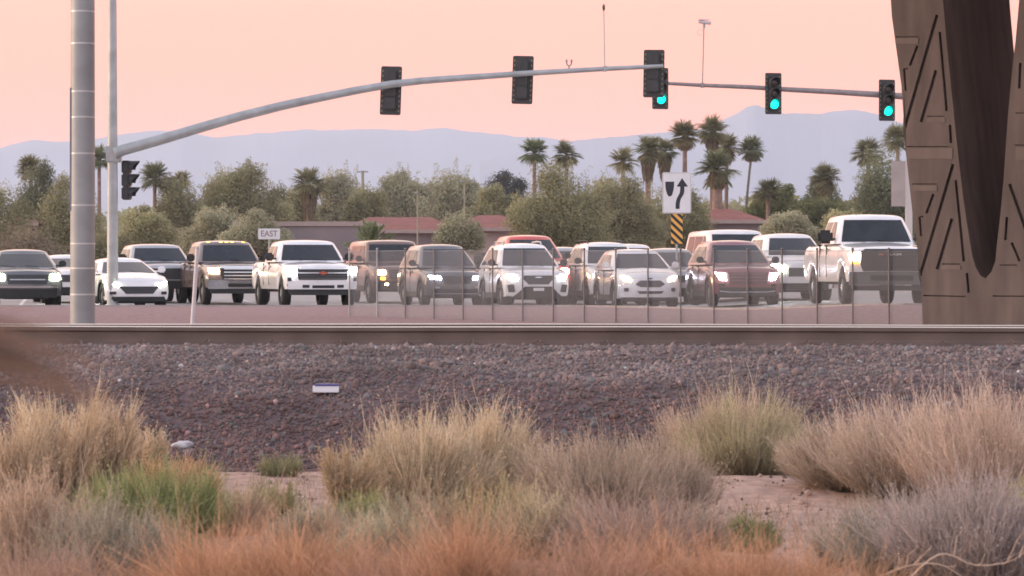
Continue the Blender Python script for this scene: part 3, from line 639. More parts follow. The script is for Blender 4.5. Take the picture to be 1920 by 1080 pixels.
signal(1663, 188, D2-0.3, radians(14), 'green traffic light beside the concrete pier', 0.57, 1.38, group=GF)

# cameras on risers
def riser(px, y0, y1, D, rad, label, kind):
    a = P(px, y0, D); b_ = P(px+(3 if kind == 'cam' else -2), y1, D); o = thing('traffic_camera' if kind == 'cam' else 'detection_sensor', label, 'camera' if kind == 'cam' else 'sensor', a)
    bm = bmesh.new(); tube(bm, [(0, 0, 0), b_-a], rad, 8); bmesh.ops.create_cone(bm, cap_ends=True, segments=10, radius1=0.07, radius2=0.07, depth=0.16, matrix=Matrix.Identity(4)); obj('riser', bm, BROWNP if kind == 'cam' else GALV, o, 40)
    e_ = b_-a; bm = bmesh.new()
    if kind == 'cam':
        tube(bm, [e_+Vector((-0.17, 0, 0.10)), e_+Vector((0.22, -0.12, 0.04))], 0.06, 12); box(bm, tuple(e_+Vector((-0.19, -0.1, 0.15))), tuple(e_+Vector((0.19, 0.06, 0.165))))
        obj('camera_body', bm, mat('pale_camera_housing', (0.55, 0.48, 0.50), rough=0.4), o, 40)
        bm = bmesh.new(); tube(bm, [e_+Vector((0.0, 0, -0.12)), e_+Vector((0.0, 0, 0.04))], 0.045, 8); obj('mount', bm, GALV, o, 40)
        bm = bmesh.new(); tube(bm, [e_+Vector((0.10*cos(q)-0.12, 0, 0.09*sin(q)-0.27)) for q in np.linspace(0.6, 5.2, 14)], 0.009, 5); obj('cable_loop', bm, GALV, o, 40)
    else:
        bmesh.ops.create_uvsphere(bm, u_segments=12, v_segments=8, radius=0.075, matrix=Matrix.Translation(e_) @ Matrix.Diagonal((0.55, 1.2, 1.3, 1)))
        obj('sensor_head', bm, BLACKP, o, 40)
    return o
riser(1317, 160, 46, D2, 0.018, 'pale traffic camera on a thin riser above the far arm', 'cam')
riser(1134, 129, 14, armD(1134), 0.016, 'small dark sensor on a tall thin riser above the near arm', 'sensor')
a = P(1067, 131, armD(1067)); o = thing('detection_sensor', 'small forked sensor on top of the near arm between two traffic lights', 'sensor', a)
bm = bmesh.new(); tube(bm, [(0, 0, 0), (0, 0, 0.12)], 0.02, 8); tube(bm, [(-0.07, 0, 0.25), (-0.06, 0, 0.15), (0, 0, 0.11), (0.06, 0, 0.15), (0.07, 0, 0.25)], 0.02, 8); obj('fork', bm, BROWNP, o, 40)
bm = bmesh.new(); tube(bm, [(-0.07, 0, 0.21), (-0.07, 0, 0.29)], 0.028, 8); tube(bm, [(0.07, 0, 0.21), (0.07, 0, 0.29)], 0.028, 8); obj('sensor_head', bm, BROWNP, o, 40)

# ------------------------------------------------------------ signs
def txt(s, size, m, name, parent, loc, rz=0, ext=0.003, xs=1.0):
    cu = bpy.data.curves.new(name, 'FONT'); cu.body = s; cu.size = size; cu.extrude = ext; cu.align_x = 'CENTER'; cu.align_y = 'CENTER'; cu.offset = size*0.012
    to = bpy.data.objects.new('tmp', cu); C.objects.link(to); dg = bpy.context.evaluated_depsgraph_get(); dg.update()
    me = bpy.data.meshes.new_from_object(to.evaluated_get(dg)); bpy.data.objects.remove(to); me.name = name; me.materials.clear()
    o = link_mesh(name, me, m, parent); o.location = loc; o.rotation_euler = (pi/2, 0, rz); o.scale = (xs, 1, 1); return o
Ds = 97.0; sp_ = P(1269, HY, Ds); zg = float(road_z(sp_.x, Ds)); S = Ds/F
sg = thing('keep_right_sign', 'white traffic sign with a curved black arrow right of a black shield', 'traffic sign', (sp_.x, Ds, zg))
cx, cz = 0, CZ+(HY-361.5)*S-zg
bm = bmesh.new(); prism(bm, rrect(54*S, 77*S, 0.05), lambda a, b: (a, -0.006, b+cz), lambda a, b: (a, 0.006, b+cz)); obj('sign_plate', bm, WHITEP, sg)
bd = bmesh.new(); o_ = rrect(54*S-0.03, 77*S-0.03, 0.045); i_ = rrect(54*S-0.055, 77*S-0.055, 0.035); a = [bd.verts.new((u_, -0.009, v_+cz)) for u_, v_ in o_]; b_ = [bd.verts.new((u_, -0.009, v_+cz)) for u_, v_ in i_]
for k in range(len(a)): bd.faces.new((a[k], a[(k+1) % len(a)], b_[(k+1) % len(a)], b_[k]))
obj('border_line', bd, mat('grey_border', (0.42, 0.38, 0.38), rough=0.5), sg)
def zp(X, Y): return ((X-250)/6.35*S, (318-Y)/6.35*S)      # from the enlarged crop, centred on the plate
arrow = [(235, 510), (236, 455), (243, 405), (256, 372), (272, 345), (284, 318), (290, 285), (290, 245), (248, 243), (313, 143), (382, 243), (340, 245), (340, 290), (334, 325), (322, 352), (303, 382), (290, 415), (285, 455), (284, 510)]
shield = [(113, 185), (218, 185), (216, 250), (207, 300), (195, 340), (180, 358), (163, 363), (147, 355), (133, 330), (121, 290), (114, 240)]
for nm, pl in (('arrow_mark', arrow), ('shield_mark', shield)):
    bm = bmesh.new(); pp = [zp(*q) for q in pl]; prism(bm, pp[::-1], lambda a, b: (a, -0.011, b+cz), lambda a, b: (a, -0.0065, b+cz)); obj(nm, bm, BLKSIGN, sg)
bm = bmesh.new(); tube(bm, [(0, 0.05, 0), (0, 0.05, cz+0.5)], 0.035, 10); obj('post', bm, GALV, sg, 40)
mz1 = CZ+(HY-401)*S-zg; mz0 = CZ+(HY-457)*S-zg; hw = 11*S
bm = bmesh.new(); prism(bm, [(-hw, mz0), (hw, mz0), (hw, mz1), (-hw, mz1)], lambda a, b: (a, -0.006, b), lambda a, b: (a, 0.004, b)); mk = obj('hazard_marker', bm, YELSIGN, sg)
bm = bmesh.new(); st_h = 0.115; kk = 0
z = mz0-0.45
while z < mz1:
    # stripes falling to the right
    poly = [(-hw, z+2*hw*0.95), (hw, z), (hw, z+st_h), (-hw, z+2*hw*0.95+st_h)]
    def clip(poly, lim, up):
        o_ = []
        for i_ in range(len(poly)):
            a, c = poly[i_], poly[(i_+1) % len(poly)]; ia = (a[1] <= lim) if up else (a[1] >= lim); ic = (c[1] <= lim) if up else (c[1] >= lim)
            if ia: o_.append(a)
            if ia != ic: t_ = (lim-a[1])/(c[1]-a[1]); o_.append((a[0]+(c[0]-a[0])*t_, lim))
        return o_
    poly = clip(clip(poly, mz1, True), mz0, False)
    if len(poly) > 2: prism(bm, poly, lambda a, b: (a, -0.010, b), lambda a, b: (a, -0.0065, b))
    z += 0.235
obj('black_stripes', bm, BLKSIGN, mk)

De = 103.0; p = P(504.5, HY, De); zg = float(road_z(p.x, De)); S = De/F
es = thing('direction_sign', 'small white sign lettered EAST above the roofs of the dark and white pickups', 'sign', (p.x, De, zg)); cz = CZ+(HY-438.5)*S-zg
bm = bmesh.new(); prism(bm, rrect(41*S, 20*S, 0.03), lambda a, b: (a, -0.006, b+cz), lambda a, b: (a, 0.006, b+cz)); obj('sign_plate', bm, WHITEP, es)
txt('EAST', 0.27, mat('faded_sign_ink', (0.33, 0.22, 0.22), rough=0.6), 'lettering', es, (0, -0.0095, cz), xs=0.92)
bm = bmesh.new(); tube(bm, [(0, 0.04, 0), (0, 0.04, cz)], 0.03, 8); obj('post', bm, GALV, es)

Dw = 60.0; p = P(362, 603, Dw); o = thing('marker_post', 'thin white leaning marker post between the rail and the pickups', 'post', (p.x, Dw, CZ-0.93), 0)
bm = bmesh.new(); t_ = P(370, 466, Dw)-Vector(o.location); b0 = P(361, 606, Dw)-Vector(o.location); k = (b0.z+0.02)/(t_.z-b0.z); b0 = b0-(t_-b0)*k
tube(bm, [b0, t_], [0.042, 0.036], 10); obj('shaft', bm, mat('white_plastic_post', (0.66, 0.62, 0.62), rough=0.5), o, 40)
bm = bmesh.new(); tube(bm, [t_, t_+Vector((0.001, 0, 0.03))], [0.042, 0.03], 10); obj('cap', bm, GALV, o, 40)

Db = 112.0; S = Db/F; p = P(1703, HY, Db); zg = float(ground_z(p.x, Db)); o = thing('sign_back', 'beige back of a tall roadside sign beside the concrete pier', 'sign', (p.x, Db, zg))
bm = bmesh.new(); x0 = (1671-1703)*S; x1 = (1697-1703)*S; box(bm, (x0, -0.10, CZ+(HY-387)*S-zg), (x1, -0.06, CZ+(HY-302)*S-zg)); obj('panel', bm, mat('beige_panel', (0.42, 0.34, 0.31), rough=0.6, noise=0.12, nscale=2), o)
bm = bmesh.new(); box(bm, (-0.10, -0.05, 0), (0.14, 0.05, CZ+(HY-300)*S-zg)); obj('post', bm, mat('pale_post', (0.62, 0.55, 0.52), rough=0.6), o)
for (px, y0, D) in ((783, 362, 190), (871, 341, 205), (680, 320, 260)):
    p = P(px, HY, D); zg = CZ-0.9; top = CZ+(HY-y0)/F*D-zg
    lab = {783: 'shorter thin pale lamp post in front of the hazy trees', 871: 'taller thin lamp post in front of the hazy trees', 680: 'distant wooden utility pole rising over the trees'}[px]
    o = thing('lamp_post' if px != 680 else 'utility_pole', lab, 'lamp post' if px != 680 else 'pole', (p.x, D, zg)); bm = bmesh.new(); tube(bm, [(0, 0, 0), (0, 0, top)], 0.05 if px != 680 else 0.12, 8); obj('shaft', bm, mat('pole_tone', (0.30, 0.28, 0.20), rough=0.8), o, 40)
    bm = bmesh.new()
    if px != 680: box(bm, (-0.28, -0.1, top), (0.05, 0.1, top+0.08))
    else: box(bm, (-0.45, -0.06, top-0.15), (0.45, 0.06, top-0.03))
    obj('lamp_head' if px != 680 else 'crossarm', bm, STEELP, o)

# ------------------------------------------------------------ concrete pier
CONC = mat('brown_concrete', (0.178, 0.138, 0.128), rough=0.85, noise=0.30, nscale=1.4, bump=0.25, bscale=12)
CONC2 = mat('brown_concrete_lit_band', (0.225, 0.178, 0.163), rough=0.85, noise=0.16, nscale=0.9, bump=0.25, bscale=12)  # paler than CONC: light on the up-facing bevels painted into the colour
PD = Vector((1.28, 2.0)).normalized(); PT = Vector((PD.y, -PD.x)); PP = Vector(((1848-960)/F*45.0, 45.0))
PL = math.hypot(1.28, 2.0)
def pl(px, py):
    u_ = (px-960)/F; nn = PD; s = nn.dot(PP)/(nn.x*u_+nn.y); q = Vector((u_*s, s)); return ((q-PP).dot(PT), CZ+(HY-py)/F*s-zb)
pier = thing('concrete_pier', 'massive brown concrete bridge pier with angular relief lines and a pointed dark opening', 'bridge pier', (PP.x, PP.y, zb), math.atan2(PT.y, PT.x))
def curve_solid(name, outer, holes, y0, y1, m, parent):
    cu = bpy.data.curves.new(name, 'CURVE'); cu.dimensions = '2D'; cu.fill_mode = 'BOTH'; cu.extrude = (y1-y0)/2
    for pts in [outer]+holes:
        s = cu.splines.new('POLY'); s.points.add(len(pts)-1); s.use_cyclic_u = True
        for k, (a, b) in enumerate(pts): s.points[k].co = (a, b, 0, 1)
    to = bpy.data.objects.new('tmp', cu); C.objects.link(to); dg = bpy.context.evaluated_depsgraph_get(); dg.update()
    me = bpy.data.meshes.new_from_object(to.evaluated_get(dg)); bpy.data.objects.remove(to); me.name = name; me.materials.clear()
    me.transform(Matrix.Translation((0, (y0+y1)/2, 0)) @ Matrix.Rotation(pi/2, 4, 'X'))
    return link_mesh(name, me, m, parent)
left = [(1660, -170), (1667, -60), (1672, 30), (1690, 160), (1700, 300), (1712, 410), (1722, 480), (1728, 540), (1731, 655)]
slotL = [(1838, 517), (1829, 500), (1823, 480), (1818, 450), (1810, 400), (1801, 330), (1792, 250), (1783, 160), (1775, 80), (1768, 0), (1762, -80), (1757, -170)]
slotR = [(1930, -170), (1919, -80), (1911, 0), (1904, 78), (1899, 118), (1894, 172), (1889, 230), (1885, 287), (1882, 333), (1876, 400), (1870, 451), (1866, 490), (1859, 509), (1848, 522)]
right = [(1990, 655), (1995, 540), (2005, 450), (2030, 300), (2055, 100), (2080, -170)]
outer = [pl(*q) for q in left]+[pl(*q) for q in right]+[pl(*q) for q in slotR]+[pl(*q) for q in slotL]
def groove(pts, wpx):
    pts = [Vector(q) for q in pts]; L, R = [], []
    for k, q in enumerate(pts):
        d = (pts[min(k+1, len(pts)-1)]-pts[max(k-1, 0)]).normalized(); n_ = Vector((-d.y, d.x))*wpx/2; L.append(q+n_); R.append(q-n_)
    return [pl(*q) for q in L+R[::-1]]
gr = [([(1757, 28), (1696, 240)], 6), ([(1720, 86), (1706, 123)], 5), ([(1702, 129), (1695, 129), (1698, 170)], 4), ([(1762, 60), (1775, 208)], 5), ([(1755, 132), (1727, 229)], 6), ([(1781, 234), (1783, 268)], 5),
      ([(1787, 308), (1725, 517)], 6), ([(1750, 364), (1737, 400)], 5), ([(1731, 406), (1724, 407), (1727, 443)], 4), ([(1792, 338), (1807, 490)], 5), ([(1785, 410), (1757, 505)], 6), ([(1813, 512), (1816, 549)], 5),
      ([(1679, 69), (1722, 69)], 1.6), ([(1738, 218), (1770, 218)], 1.6), ([(1700, 275), (1778, 275)], 1.8), ([(1710, 345), (1756, 345)], 1.6), ([(1766, 495), (1800, 495)], 1.8), ([(1731, 554), (1811, 556)], 2.2),
      ([(1893, 345), (1955, 520)], 6), ([(1888, 407), (1885, 450)], 5), ([(1897, 455), (1912, 490)], 5), ([(1874, 497), (1907, 497)], 1.8), ([(1861, 555), (1975, 556)], 2.2), ([(1913, 118), (1911, 166)], 5), ([(1903, 272), (1985, 273)], 1.8), ([(1904, 212), (1932, 212)], 1.6),
      ([(1922, 60), (1985, 240)], 6)]
curve_solid('relief_face', outer, [groove(a, b_) for a, b_ in gr], 0, 0.075, CONC, pier)
curve_solid('pier_core', outer, [], 0.078, PL, CONC, pier)
for (a, b_, c, d) in ((1700, 1786, 278, 298), (1679, 1722, 72, 82), (1712, 1757, 348, 358), (1765, 1801, 498, 506), (1739, 1772, 220, 229), (1905, 1985, 276, 300)):
    bm = bmesh.new(); q = [pl(a, c), pl(b_, c), pl(b_, d), pl(a, d)]; prism(bm, q[::-1], lambda u_, v_: (u_, -0.008, v_), lambda u_, v_: (u_, 0.02, v_)); obj('relief_band', bm, CONC2, pier)
for mm in (CONC, CONC2):
    t = mm.node_tree; nn = [q for q in t.nodes if q.type == 'TEX_NOISE' and abs(q.inputs['Scale'].default_value-0.9) < 0.01 or q.type == 'TEX_NOISE' and abs(q.inputs['Scale'].default_value-1.4) < 0.01]
    for q in nn:
        mp_ = N(t, 'ShaderNodeMapping'); mp_.inputs['Scale'].default_value = (3.2, 3.2, 0.55); tcq = N(t, 'ShaderNodeTexCoord'); t.links.new(tcq.outputs['Object'], mp_.inputs[0]); t.links.new(mp_.outputs[0], q.inputs['Vector'])
# bridge deck edge high above, out of frame, shading the pier
bm = bmesh.new(); box(bm, (-7, -11, 7.6), (22, 16, 8.8)); box(bm, (-1.5, -1, 6.9), (3.5, PL, 7.6)); obj('deck', bm, CONC, pier)

# ------------------------------------------------------------ vehicles
def interp(tab, y): return float(np.interp(y, [a for a, _ in tab], [b for _, b in tab]))
def body_mesh(L, W, top, sill, wheels, rw, bow=0.24, nose=0.09, rnarrow=0.05, arch=0.07):
    st_ = sorted(set([0, 0.02, 0.06, 0.12, 0.2, 0.3]+[round(x, 3) for x in np.arange(0.4, L-0.1, 0.07)]+[L-0.1, L-0.04, L]))
    rings = []; hwm = W/2
    def b_of(y):
        b = sill+0.10*max(0, 1-y/0.25)*0.3
        for yc in wheels:
            R = rw+arch; d = y-yc
            if abs(d) < R: b = max(b, rw+math.sqrt(max(R*R-d*d, 0)))
        return b
    bm = bmesh.new()
    def sec(y):
        t = interp(top, y); b = min(b_of(y), t-0.08); h = t-b
        hw = hwm*(1-0.05*max(0, 1-y/0.5)**2-rnarrow*max(0, 1-(L-y)/0.4)**2)
        half = [(0.0, b), (0.72*hw, b), (0.955*hw, b+0.02), (0.985*hw, b+0.14*h), (hw, b+0.45*h), (0.992*hw, b+0.68*h), (0.965*hw, b+0.84*h), (0.92*hw, b+0.93*h), (0.85*hw, t-0.012), (0.7*hw, t+0.008), (0.4*hw, t+0.030), (0, t+0.042)]
        return half, hw
    def disp(x, y, z, hw, t):
        f = max(0, 1-y/0.9)**1.5; g = max(0, 1-y/0.35)
        zf = np.clip((z-sill)/(interp(top, 0.3)-sill), 0, 1)
        return y+bow*abs(x/hwm)**2.6*f + nose*abs(zf-0.42)**1.6*2.2*g + (0.10*abs(x/hwm)**3)*(-max(0, 1-(L-y)/0.5))
    loops = []
    for y in st_:
        half, hw = sec(y); t = interp(top, y)
        pts = [(x, z) for x, z in half]+[(-x, z) for x, z in half[-2:0:-1]]
        loops.append([bm.verts.new((x, disp(x, y, z, hw, t), z)) for x, z in pts])
    n = len(loops[0])
    for a, b in zip(loops, loops[1:]):
        for k in range(n): bm.faces.new((a[k], b[k], b[(k+1) % n], a[(k+1) % n]))
    for y, lp, flip in ((0, loops[0], False), (L, loops[-1], True)):
        half, hw = sec(y); m_ = len(half); rows = []
        t = interp(top, y)
        for k in range(m_):
            x, z = half[k]
            if x == 0: rows.append([lp[0] if k == 0 else lp[m_-1]]*9); continue
            l_, r_ = lp[k], lp[n-k]; row = [l_]
            for q in range(1, 8):
                xx = x*(1-q/4); row.append(bm.verts.new((xx, disp(xx, y, z, hw, t), z)))
            row.append(r_); rows.append(row)
        for a, b in zip(rows, rows[1:]):
            for q in range(8):
                vs = [a[q], a[q+1], b[q+1], b[q]]; u_ = []
                for v in vs:
                    if v not in u_: u_.append(v)
                if len(u_) > 2:
                    try: bm.faces.new(u_ if not flip else u_[::-1])
                    except ValueError: pass
    bmesh.ops.recalc_face_normals(bm, faces=bm.faces[:])
    return bm
def wheel(parent, x, y, r_, wd, rimmat, side):
    bm = bmesh.new(); n = 28; pr = [(0.0, r_*0.60), (0.0, r_*0.90), (0.02, r_*0.97), (0.05, r_), (wd-0.05, r_), (wd-0.02, r_*0.97), (wd, r_*0.9), (wd, r_*0.60)]
    rg = []
    for u_, q in pr: rg.append([bm.verts.new((side*(u_-wd), q*cos(2*pi*k/n), q*sin(2*pi*k/n))) for k in range(n)])
    for a, b in zip(rg, rg[1:]+rg[:1]):
        for k in range(n): bm.faces.new((a[k], a[(k+1) % n], b[(k+1) % n], b[k]))
    bmesh.ops.recalc_face_normals(bm, faces=bm.faces[:])
    o = obj('wheel', bm, TYRE, parent, 40); o.location = (x, y, r_)
    bm = bmesh.new(); xo = side*(-0.035)
    def ringd(q0, q1, x0, x1):
        a = [bm.verts.new((x0, q0*cos(2*pi*k/n), q0*sin(2*pi*k/n))) for k in range(n)]; b = [bm.verts.new((x1, q1*cos(2*pi*k/n), q1*sin(2*pi*k/n))) for k in range(n)]
        for k in range(n): bm.faces.new((a[k], a[(k+1) % n], b[(k+1) % n], b[k]))
    ringd(r_*0.63, r_*0.56, xo, xo+side*0.012); ringd(r_*0.56, r_*0.55, xo+side*0.012, xo-side*0.10)
    for k in range(6):
        a = 2*pi*k/6; c_, s_ = cos(a), sin(a); 
        p0 = [(xo, 0.10*c_-0.035*s_, 0.10*s_+0.035*c_), (xo, 0.10*c_+0.035*s_, 0.10*s_-0.035*c_), (xo-side*0.01, r_*0.57*c_+0.028*s_, r_*0.57*s_-0.028*c_), (xo-side*0.01, r_*0.57*c_-0.028*s_, r_*0.57*s_+0.028*c_)]
        v = [bm.verts.new(q) for q in p0]+[bm.verts.new((q[0]-side*0.04, q[1], q[2])) for q in p0]
        for f_ in ((0,1,2,3),(7,6,5,4),(0,4,5,1),(1,5,6,2),(2,6,7,3),(3,7,4,0)): bm.faces.new([v[i_] for i_ in f_])
    bmesh.ops.create_cone(bm, cap_ends=True, segments=14, radius1=0.11, radius2=0.09, depth=0.05, matrix=Matrix.Translation((xo, 0, 0)) @ Matrix.Rotation(pi/2, 4, 'Y'))
    obj('rim', bm, rimmat, o, 40)
    bm = bmesh.new(); v = [bm.verts.new((side*-0.14, r_*0.6*cos(2*pi*k/n), r_*0.6*sin(2*pi*k/n))) for k in range(n)]; bm.faces.new(v); obj('brake_backing', bm, PLASTIC, o)
    return o
def vehicle(name, label, cat, px, D, yaw, s):
    phi = math.atan((px-960)/F); x0 = (px-960)/F*D; z0 = float(road_z(x0, D))+0.004
    root = thing(name, label, cat, (x0, D, z0), radians(yaw)-phi)
    L, W, H = s['L'], s['W'], s['H']; hf, cowl, belt = s['hf'], s['cowl'], s['belt']; yw, ywt, yrt, yrb = s['gh']; rw = s.get('rw', 0.36)
    sill = s.get('sill', 0.28); fo = s.get('fo', 0.92); wb = s.get('wb', L*0.585); wh = [fo, fo+wb]; pm = s['paint']; rim = s.get('rim', RIM)
    top = [(0, hf-0.09), (0.04, hf-0.03), (0.14, hf), (0.5, hf+0.035), (yw, cowl), (yw+0.5, belt), (yrb-0.05 if not s.get('bed') else yrb, belt)]
    if s.get('bed'): top += [(yrb+0.03, s['bed']), (L, s['bed'])]
    else: top += [(L-0.12, s.get('tail', belt)), (L, s.get('tail', belt)-0.08)]
    obj('body', body_mesh(L, W, top, sill, wh, rw, s.get('bow', 0.24), s.get('nose', 0.09)), pm, root, 38)
    # greenhouse
    wb0, wt = W/2*s.get('g0', 0.93), W/2*s.get('g1', 0.74); bowg = 0.16
    def gpt(u_, h):        # u_ runs round the outline, h height 0..1
        pass
    def level(h):
        yf = yw+(ywt-yw)*h; yr = yrb+(yrt-yrb)*h; ww = wb0+(wt-wb0)*h**1.15; z = belt-0.02+(H-0.10-belt+0.02)*h; return yf, yr, ww, z
    def outline(yf, yr, ww, ins=0.0):
        pts = []
        for q in np.linspace(-1, 1, 9): pts.append((q*(ww*0.93-ins), yf+ins+bowg*q*q))
        pts.append((ww-ins, yf+bowg+0.13+ins))
        pts.append((ww-ins+0.01, (yf+yr)/2)); pts.append((ww-ins, yr-0.12-ins))
        for q in np.linspace(1, -1, 5): pts.append((q*(ww*0.9-ins), yr-ins-0.08*q*q*q*q))
        pts.append((-(ww-ins), yr-0.12-ins)); pts.append((-(ww-ins)-0.01, (yf+yr)/2)); pts.append((-(ww-ins), yf+bowg+0.13+ins)); return pts
    bm = bmesh.new(); rings = []
    for h in (0, 0.25, 0.5, 0.75, 0.92, 1.0):
        yf, yr, ww, z = level(h); rings.append([bm.verts.new((a, b, z)) for a, b in outline(yf, yr, ww)])
    yf, yr, ww, z = level(1.0)
    for ins, dz in ((0.03, 0.028), (0.08, 0.052), (0.18, 0.075), (0.34, 0.092), (ww*0.64, 0.10)): rings.append([bm.verts.new((a, b, z+dz)) for a, b in outline(yf, yr, ww, ins)])
    n = len(rings[0])
    for a, b in zip(rings, rings[1:]):
        for k in range(n): bm.faces.new((a[k], a[(k+1) % n], b[(k+1) % n], b[k]))
    bm.faces.new(rings[-1]); bmesh.ops.recalc_face_normals(bm, faces=bm.faces[:])
    obj('cabin', bm, pm, root, 50)
    ws = bmesh.new(); rows = []
    for h in np.linspace(s.get('wh0', 0.08), s.get('wh1', 0.93), 6):
        yf, yr, ww, z = level(h); rows.append([ws.verts.new((q*ww*0.93*0.95, yf+bowg*(q*0.95)**2-0.008, z)) for q in np.linspace(-1, 1, 11)])
    for a, b in zip(rows, rows[1:]):
        for k in range(10): ws.faces.new((a[k], a[k+1], b[k+1], b[k]))
    wsh = obj('windshield', ws, s.get('glass', GLASS), root, 60)
    bm = bmesh.new(); rr_ = []
    for h in (0.15, 0.85):
        yf, yr, ww, z = level(h); rr_.append([bm.verts.new((q*ww*0.85, yr+0.008-0.08*q**4, z)) for q in np.linspace(-1, 1, 7)])
    for k in range(6): bm.faces.new((rr_[0][k+1], rr_[0][k], rr_[1][k], rr_[1][k+1]))
    obj('rear_window', bm, GLASS, root, 60)
    # wipers
    bm = bmesh.new(); yf, yr, ww, z = level(0.09)
    for q in (-0.25, 0.35): tube(bm, [(q*ww*1.2, yf+0.0-0.02, z-0.01), (q*ww*1.2-0.42*ww, yf+0.03-0.02, z+0.05)], 0.008, 5)
    obj('wipers', bm, PLASTIC, root)
    wins = s['wins']
    for sd_ in (-1, 1):
        for (a0, a1, f0, f1) in wins:       # base y start/end, lean factor start/end
            bm = bmesh.new(); rr_ = []
            for h in (0.13, 0.5, 0.86):
                yf, yr, ww, z = level(h); y0 = a0+(ywt-yw)*h*f0; y1 = a1+(yrt-yrb)*h*f1
                rr_.append([bm.verts.new((sd_*(ww+0.014), y, z)) for y in (y0, y1)])
            for a, b in zip(rr_, rr_[1:]): bm.faces.new((a[0], a[1], b[1], b[0]) if sd_ > 0 else (a[0], b[0], b[1], a[1]))
            obj('side_window', bm, GLASS, root)
            bm = bmesh.new(); yh = a1-0.18; box(bm, (min(sd_*(W/2-0.01), sd_*(W/2+0.028)), yh, belt-0.16), (max(sd_*(W/2-0.01), sd_*(W/2+0.028)), yh+0.14, belt-0.125)); obj('door_handle', bm, s.get('handle', pm), root)
        # mirror
        bm = bmesh.new(); ms_ = s.get('mir', 1.0); yy = yw+0.42+s.get('miry', 0); zz = belt+0.06+0.05*ms_; xo = sd_*(W/2+0.09*ms_)
        box(bm, (xo-0.10*ms_, yy, zz-0.09*ms_), (xo+0.10*ms_, yy+0.12, zz+0.09*ms_)); bmesh.ops.bevel(bm, geom=bm.edges[:], offset=0.035*ms_, segments=2, affect='EDGES')
        xa, xb = sorted((sd_*(W/2-0.1), xo)); box(bm, (xa, yy+0.04, zz-0.075), (xb, yy+0.09, zz-0.03)); obj('mirror', bm, s.get('mirm', PLASTIC), root, 40)
        for yc in wh: wheel(root, sd_*(W/2-0.015), yc, rw, 0.24, rim, sd_)
        bm = bmesh.new()
        for (a0, a1, f0, f1) in wins[:2]: xa, xb = sorted((sd_*(W/2-0.03), sd_*(W/2+0.003))); box(bm, (xa, a1+0.045, sill+0.14), (xb, a1+0.057, belt-0.05))
        obj('door_seam', bm, PLASTIC, root)
        if s.get('clad'):
            bm = bmesh.new(); xa, xb = sorted((sd_*(W/2-0.08), sd_*(W/2+0.012))); box(bm, (xa, wh[0]+rw+0.07, sill-0.02), (xb, wh[1]-rw-0.07, sill+0.13)); obj('sill_cladding', bm, PLASTIC, root)
            for yc in wh:
                bm = bmesh.new(); pr_ = None
                for j in range(17):
                    a = pi*j/16; q0, q1 = rw+0.065, rw+0.125; v = [bm.verts.new((x_, yc+q*cos(a), rw+q*sin(a))) for x_, q in ((sd_*(W/2-0.05), q0), (sd_*(W/2+0.014), q0), (sd_*(W/2+0.010), q1), (sd_*(W/2-0.05), q1))]
                    if pr_:
                        for k in range(4): bm.faces.new((pr_[k], pr_[(k+1) % 4], v[(k+1) % 4], v[k]))
                    pr_ = v
                bmesh.ops.recalc_face_normals(bm, faces=bm.faces[:]); obj('arch_trim', bm, PLASTIC, root)
    # dark underbody
    bm = bmesh.new(); box(bm, (-W/2*0.62, 0.35, sill-0.06), (W/2*0.62, L-0.3, belt-0.3)); obj('underbody', bm, PLASTIC, root)
    # fascia pieces: (part name, material, polygon in (x/halfwidth, z), stand-off, mirrored, thickness)
    bow = s.get('bow', 0.24); nose = s.get('nose', 0.09); t3 = interp(top, 0.3)
    def fy(x, z, off):
        zf = min(max((z-sill)/(t3-sill), 0), 1); return bow*abs(x/(W/2))**2.6 + nose*abs(zf-0.42)**1.6*2.2 - off
    for it in s['face']:
        nm, mm, poly, off, mir = it[:5]
        for sg_ in ((1, -1) if mir else (1,)):
            bm = bmesh.new(); pp = [(a*sg_*W/2, z) for a, z in poly]
            # densify edges so the piece follows the curved nose
            dn = []
            for i_ in range(len(pp)):
                a, c = pp[i_], pp[(i_+1) % len(pp)]; k_ = max(1, int(abs(a[0]-c[0])/0.12))
                for j in range(k_): dn.append((a[0]+(c[0]-a[0])*j/k_, a[1]+(c[1]-a[1])*j/k_))
            prism(bm, dn, lambda x, z: (x, fy(x, z, off), z), lambda x, z: (x, fy(x, z, off)+0.10, z)); bmesh.ops.recalc_face_normals(bm, faces=bm.faces[:]); bmesh.ops.triangulate(bm, faces=[f_ for f_ in bm.faces if len(f_.verts) > 4])
            obj(nm, bm, mm, root)
    if s.get('rails'):
        for sd_ in (-1, 1):
            bm = bmesh.new(); x = sd_*(wt-0.10); za = H-0.02; tube(bm, [(x, ywt+0.35, za-0.02), (x, ywt+0.45, za+0.055), (x, (ywt+yrt)/2, za+0.07), (x, yrt-0.35, za+0.055), (x, yrt-0.25, za-0.02)], 0.022, 8); obj('roof_rail', bm, s['rails'], root, 40)
    if s.get('clear'):
        for q in (-0.8, -0.25, 0, 0.25, 0.8):
            bm = bmesh.new(); yf, yr, ww, z = level(1.0); x = q*ww*0.85; bmesh.ops.create_uvsphere(bm, u_segments=10, v_segments=6, radius=0.05, matrix=Matrix.Translation((x, yf+0.10+bowg*q*q, z+0.035)) @ Matrix.Diagonal((1.6, 1, 0.6, 1))); obj('clearance_lamp', bm, AMBER, root, 60)
    if s.get('bed'):
        bm = bmesh.new(); box(bm, (-W/2+0.16, yrb+0.1, s['bed']+0.025), (W/2-0.16, L-0.12, s['bed']+0.032)); obj('bed_cover', bm, PLASTIC, root)
    return root
WHITE = paint('white_car_paint', (0.84, 0.81, 0.81)); WHITE2 = paint('white_warm_paint', (0.80, 0.76, 0.75))
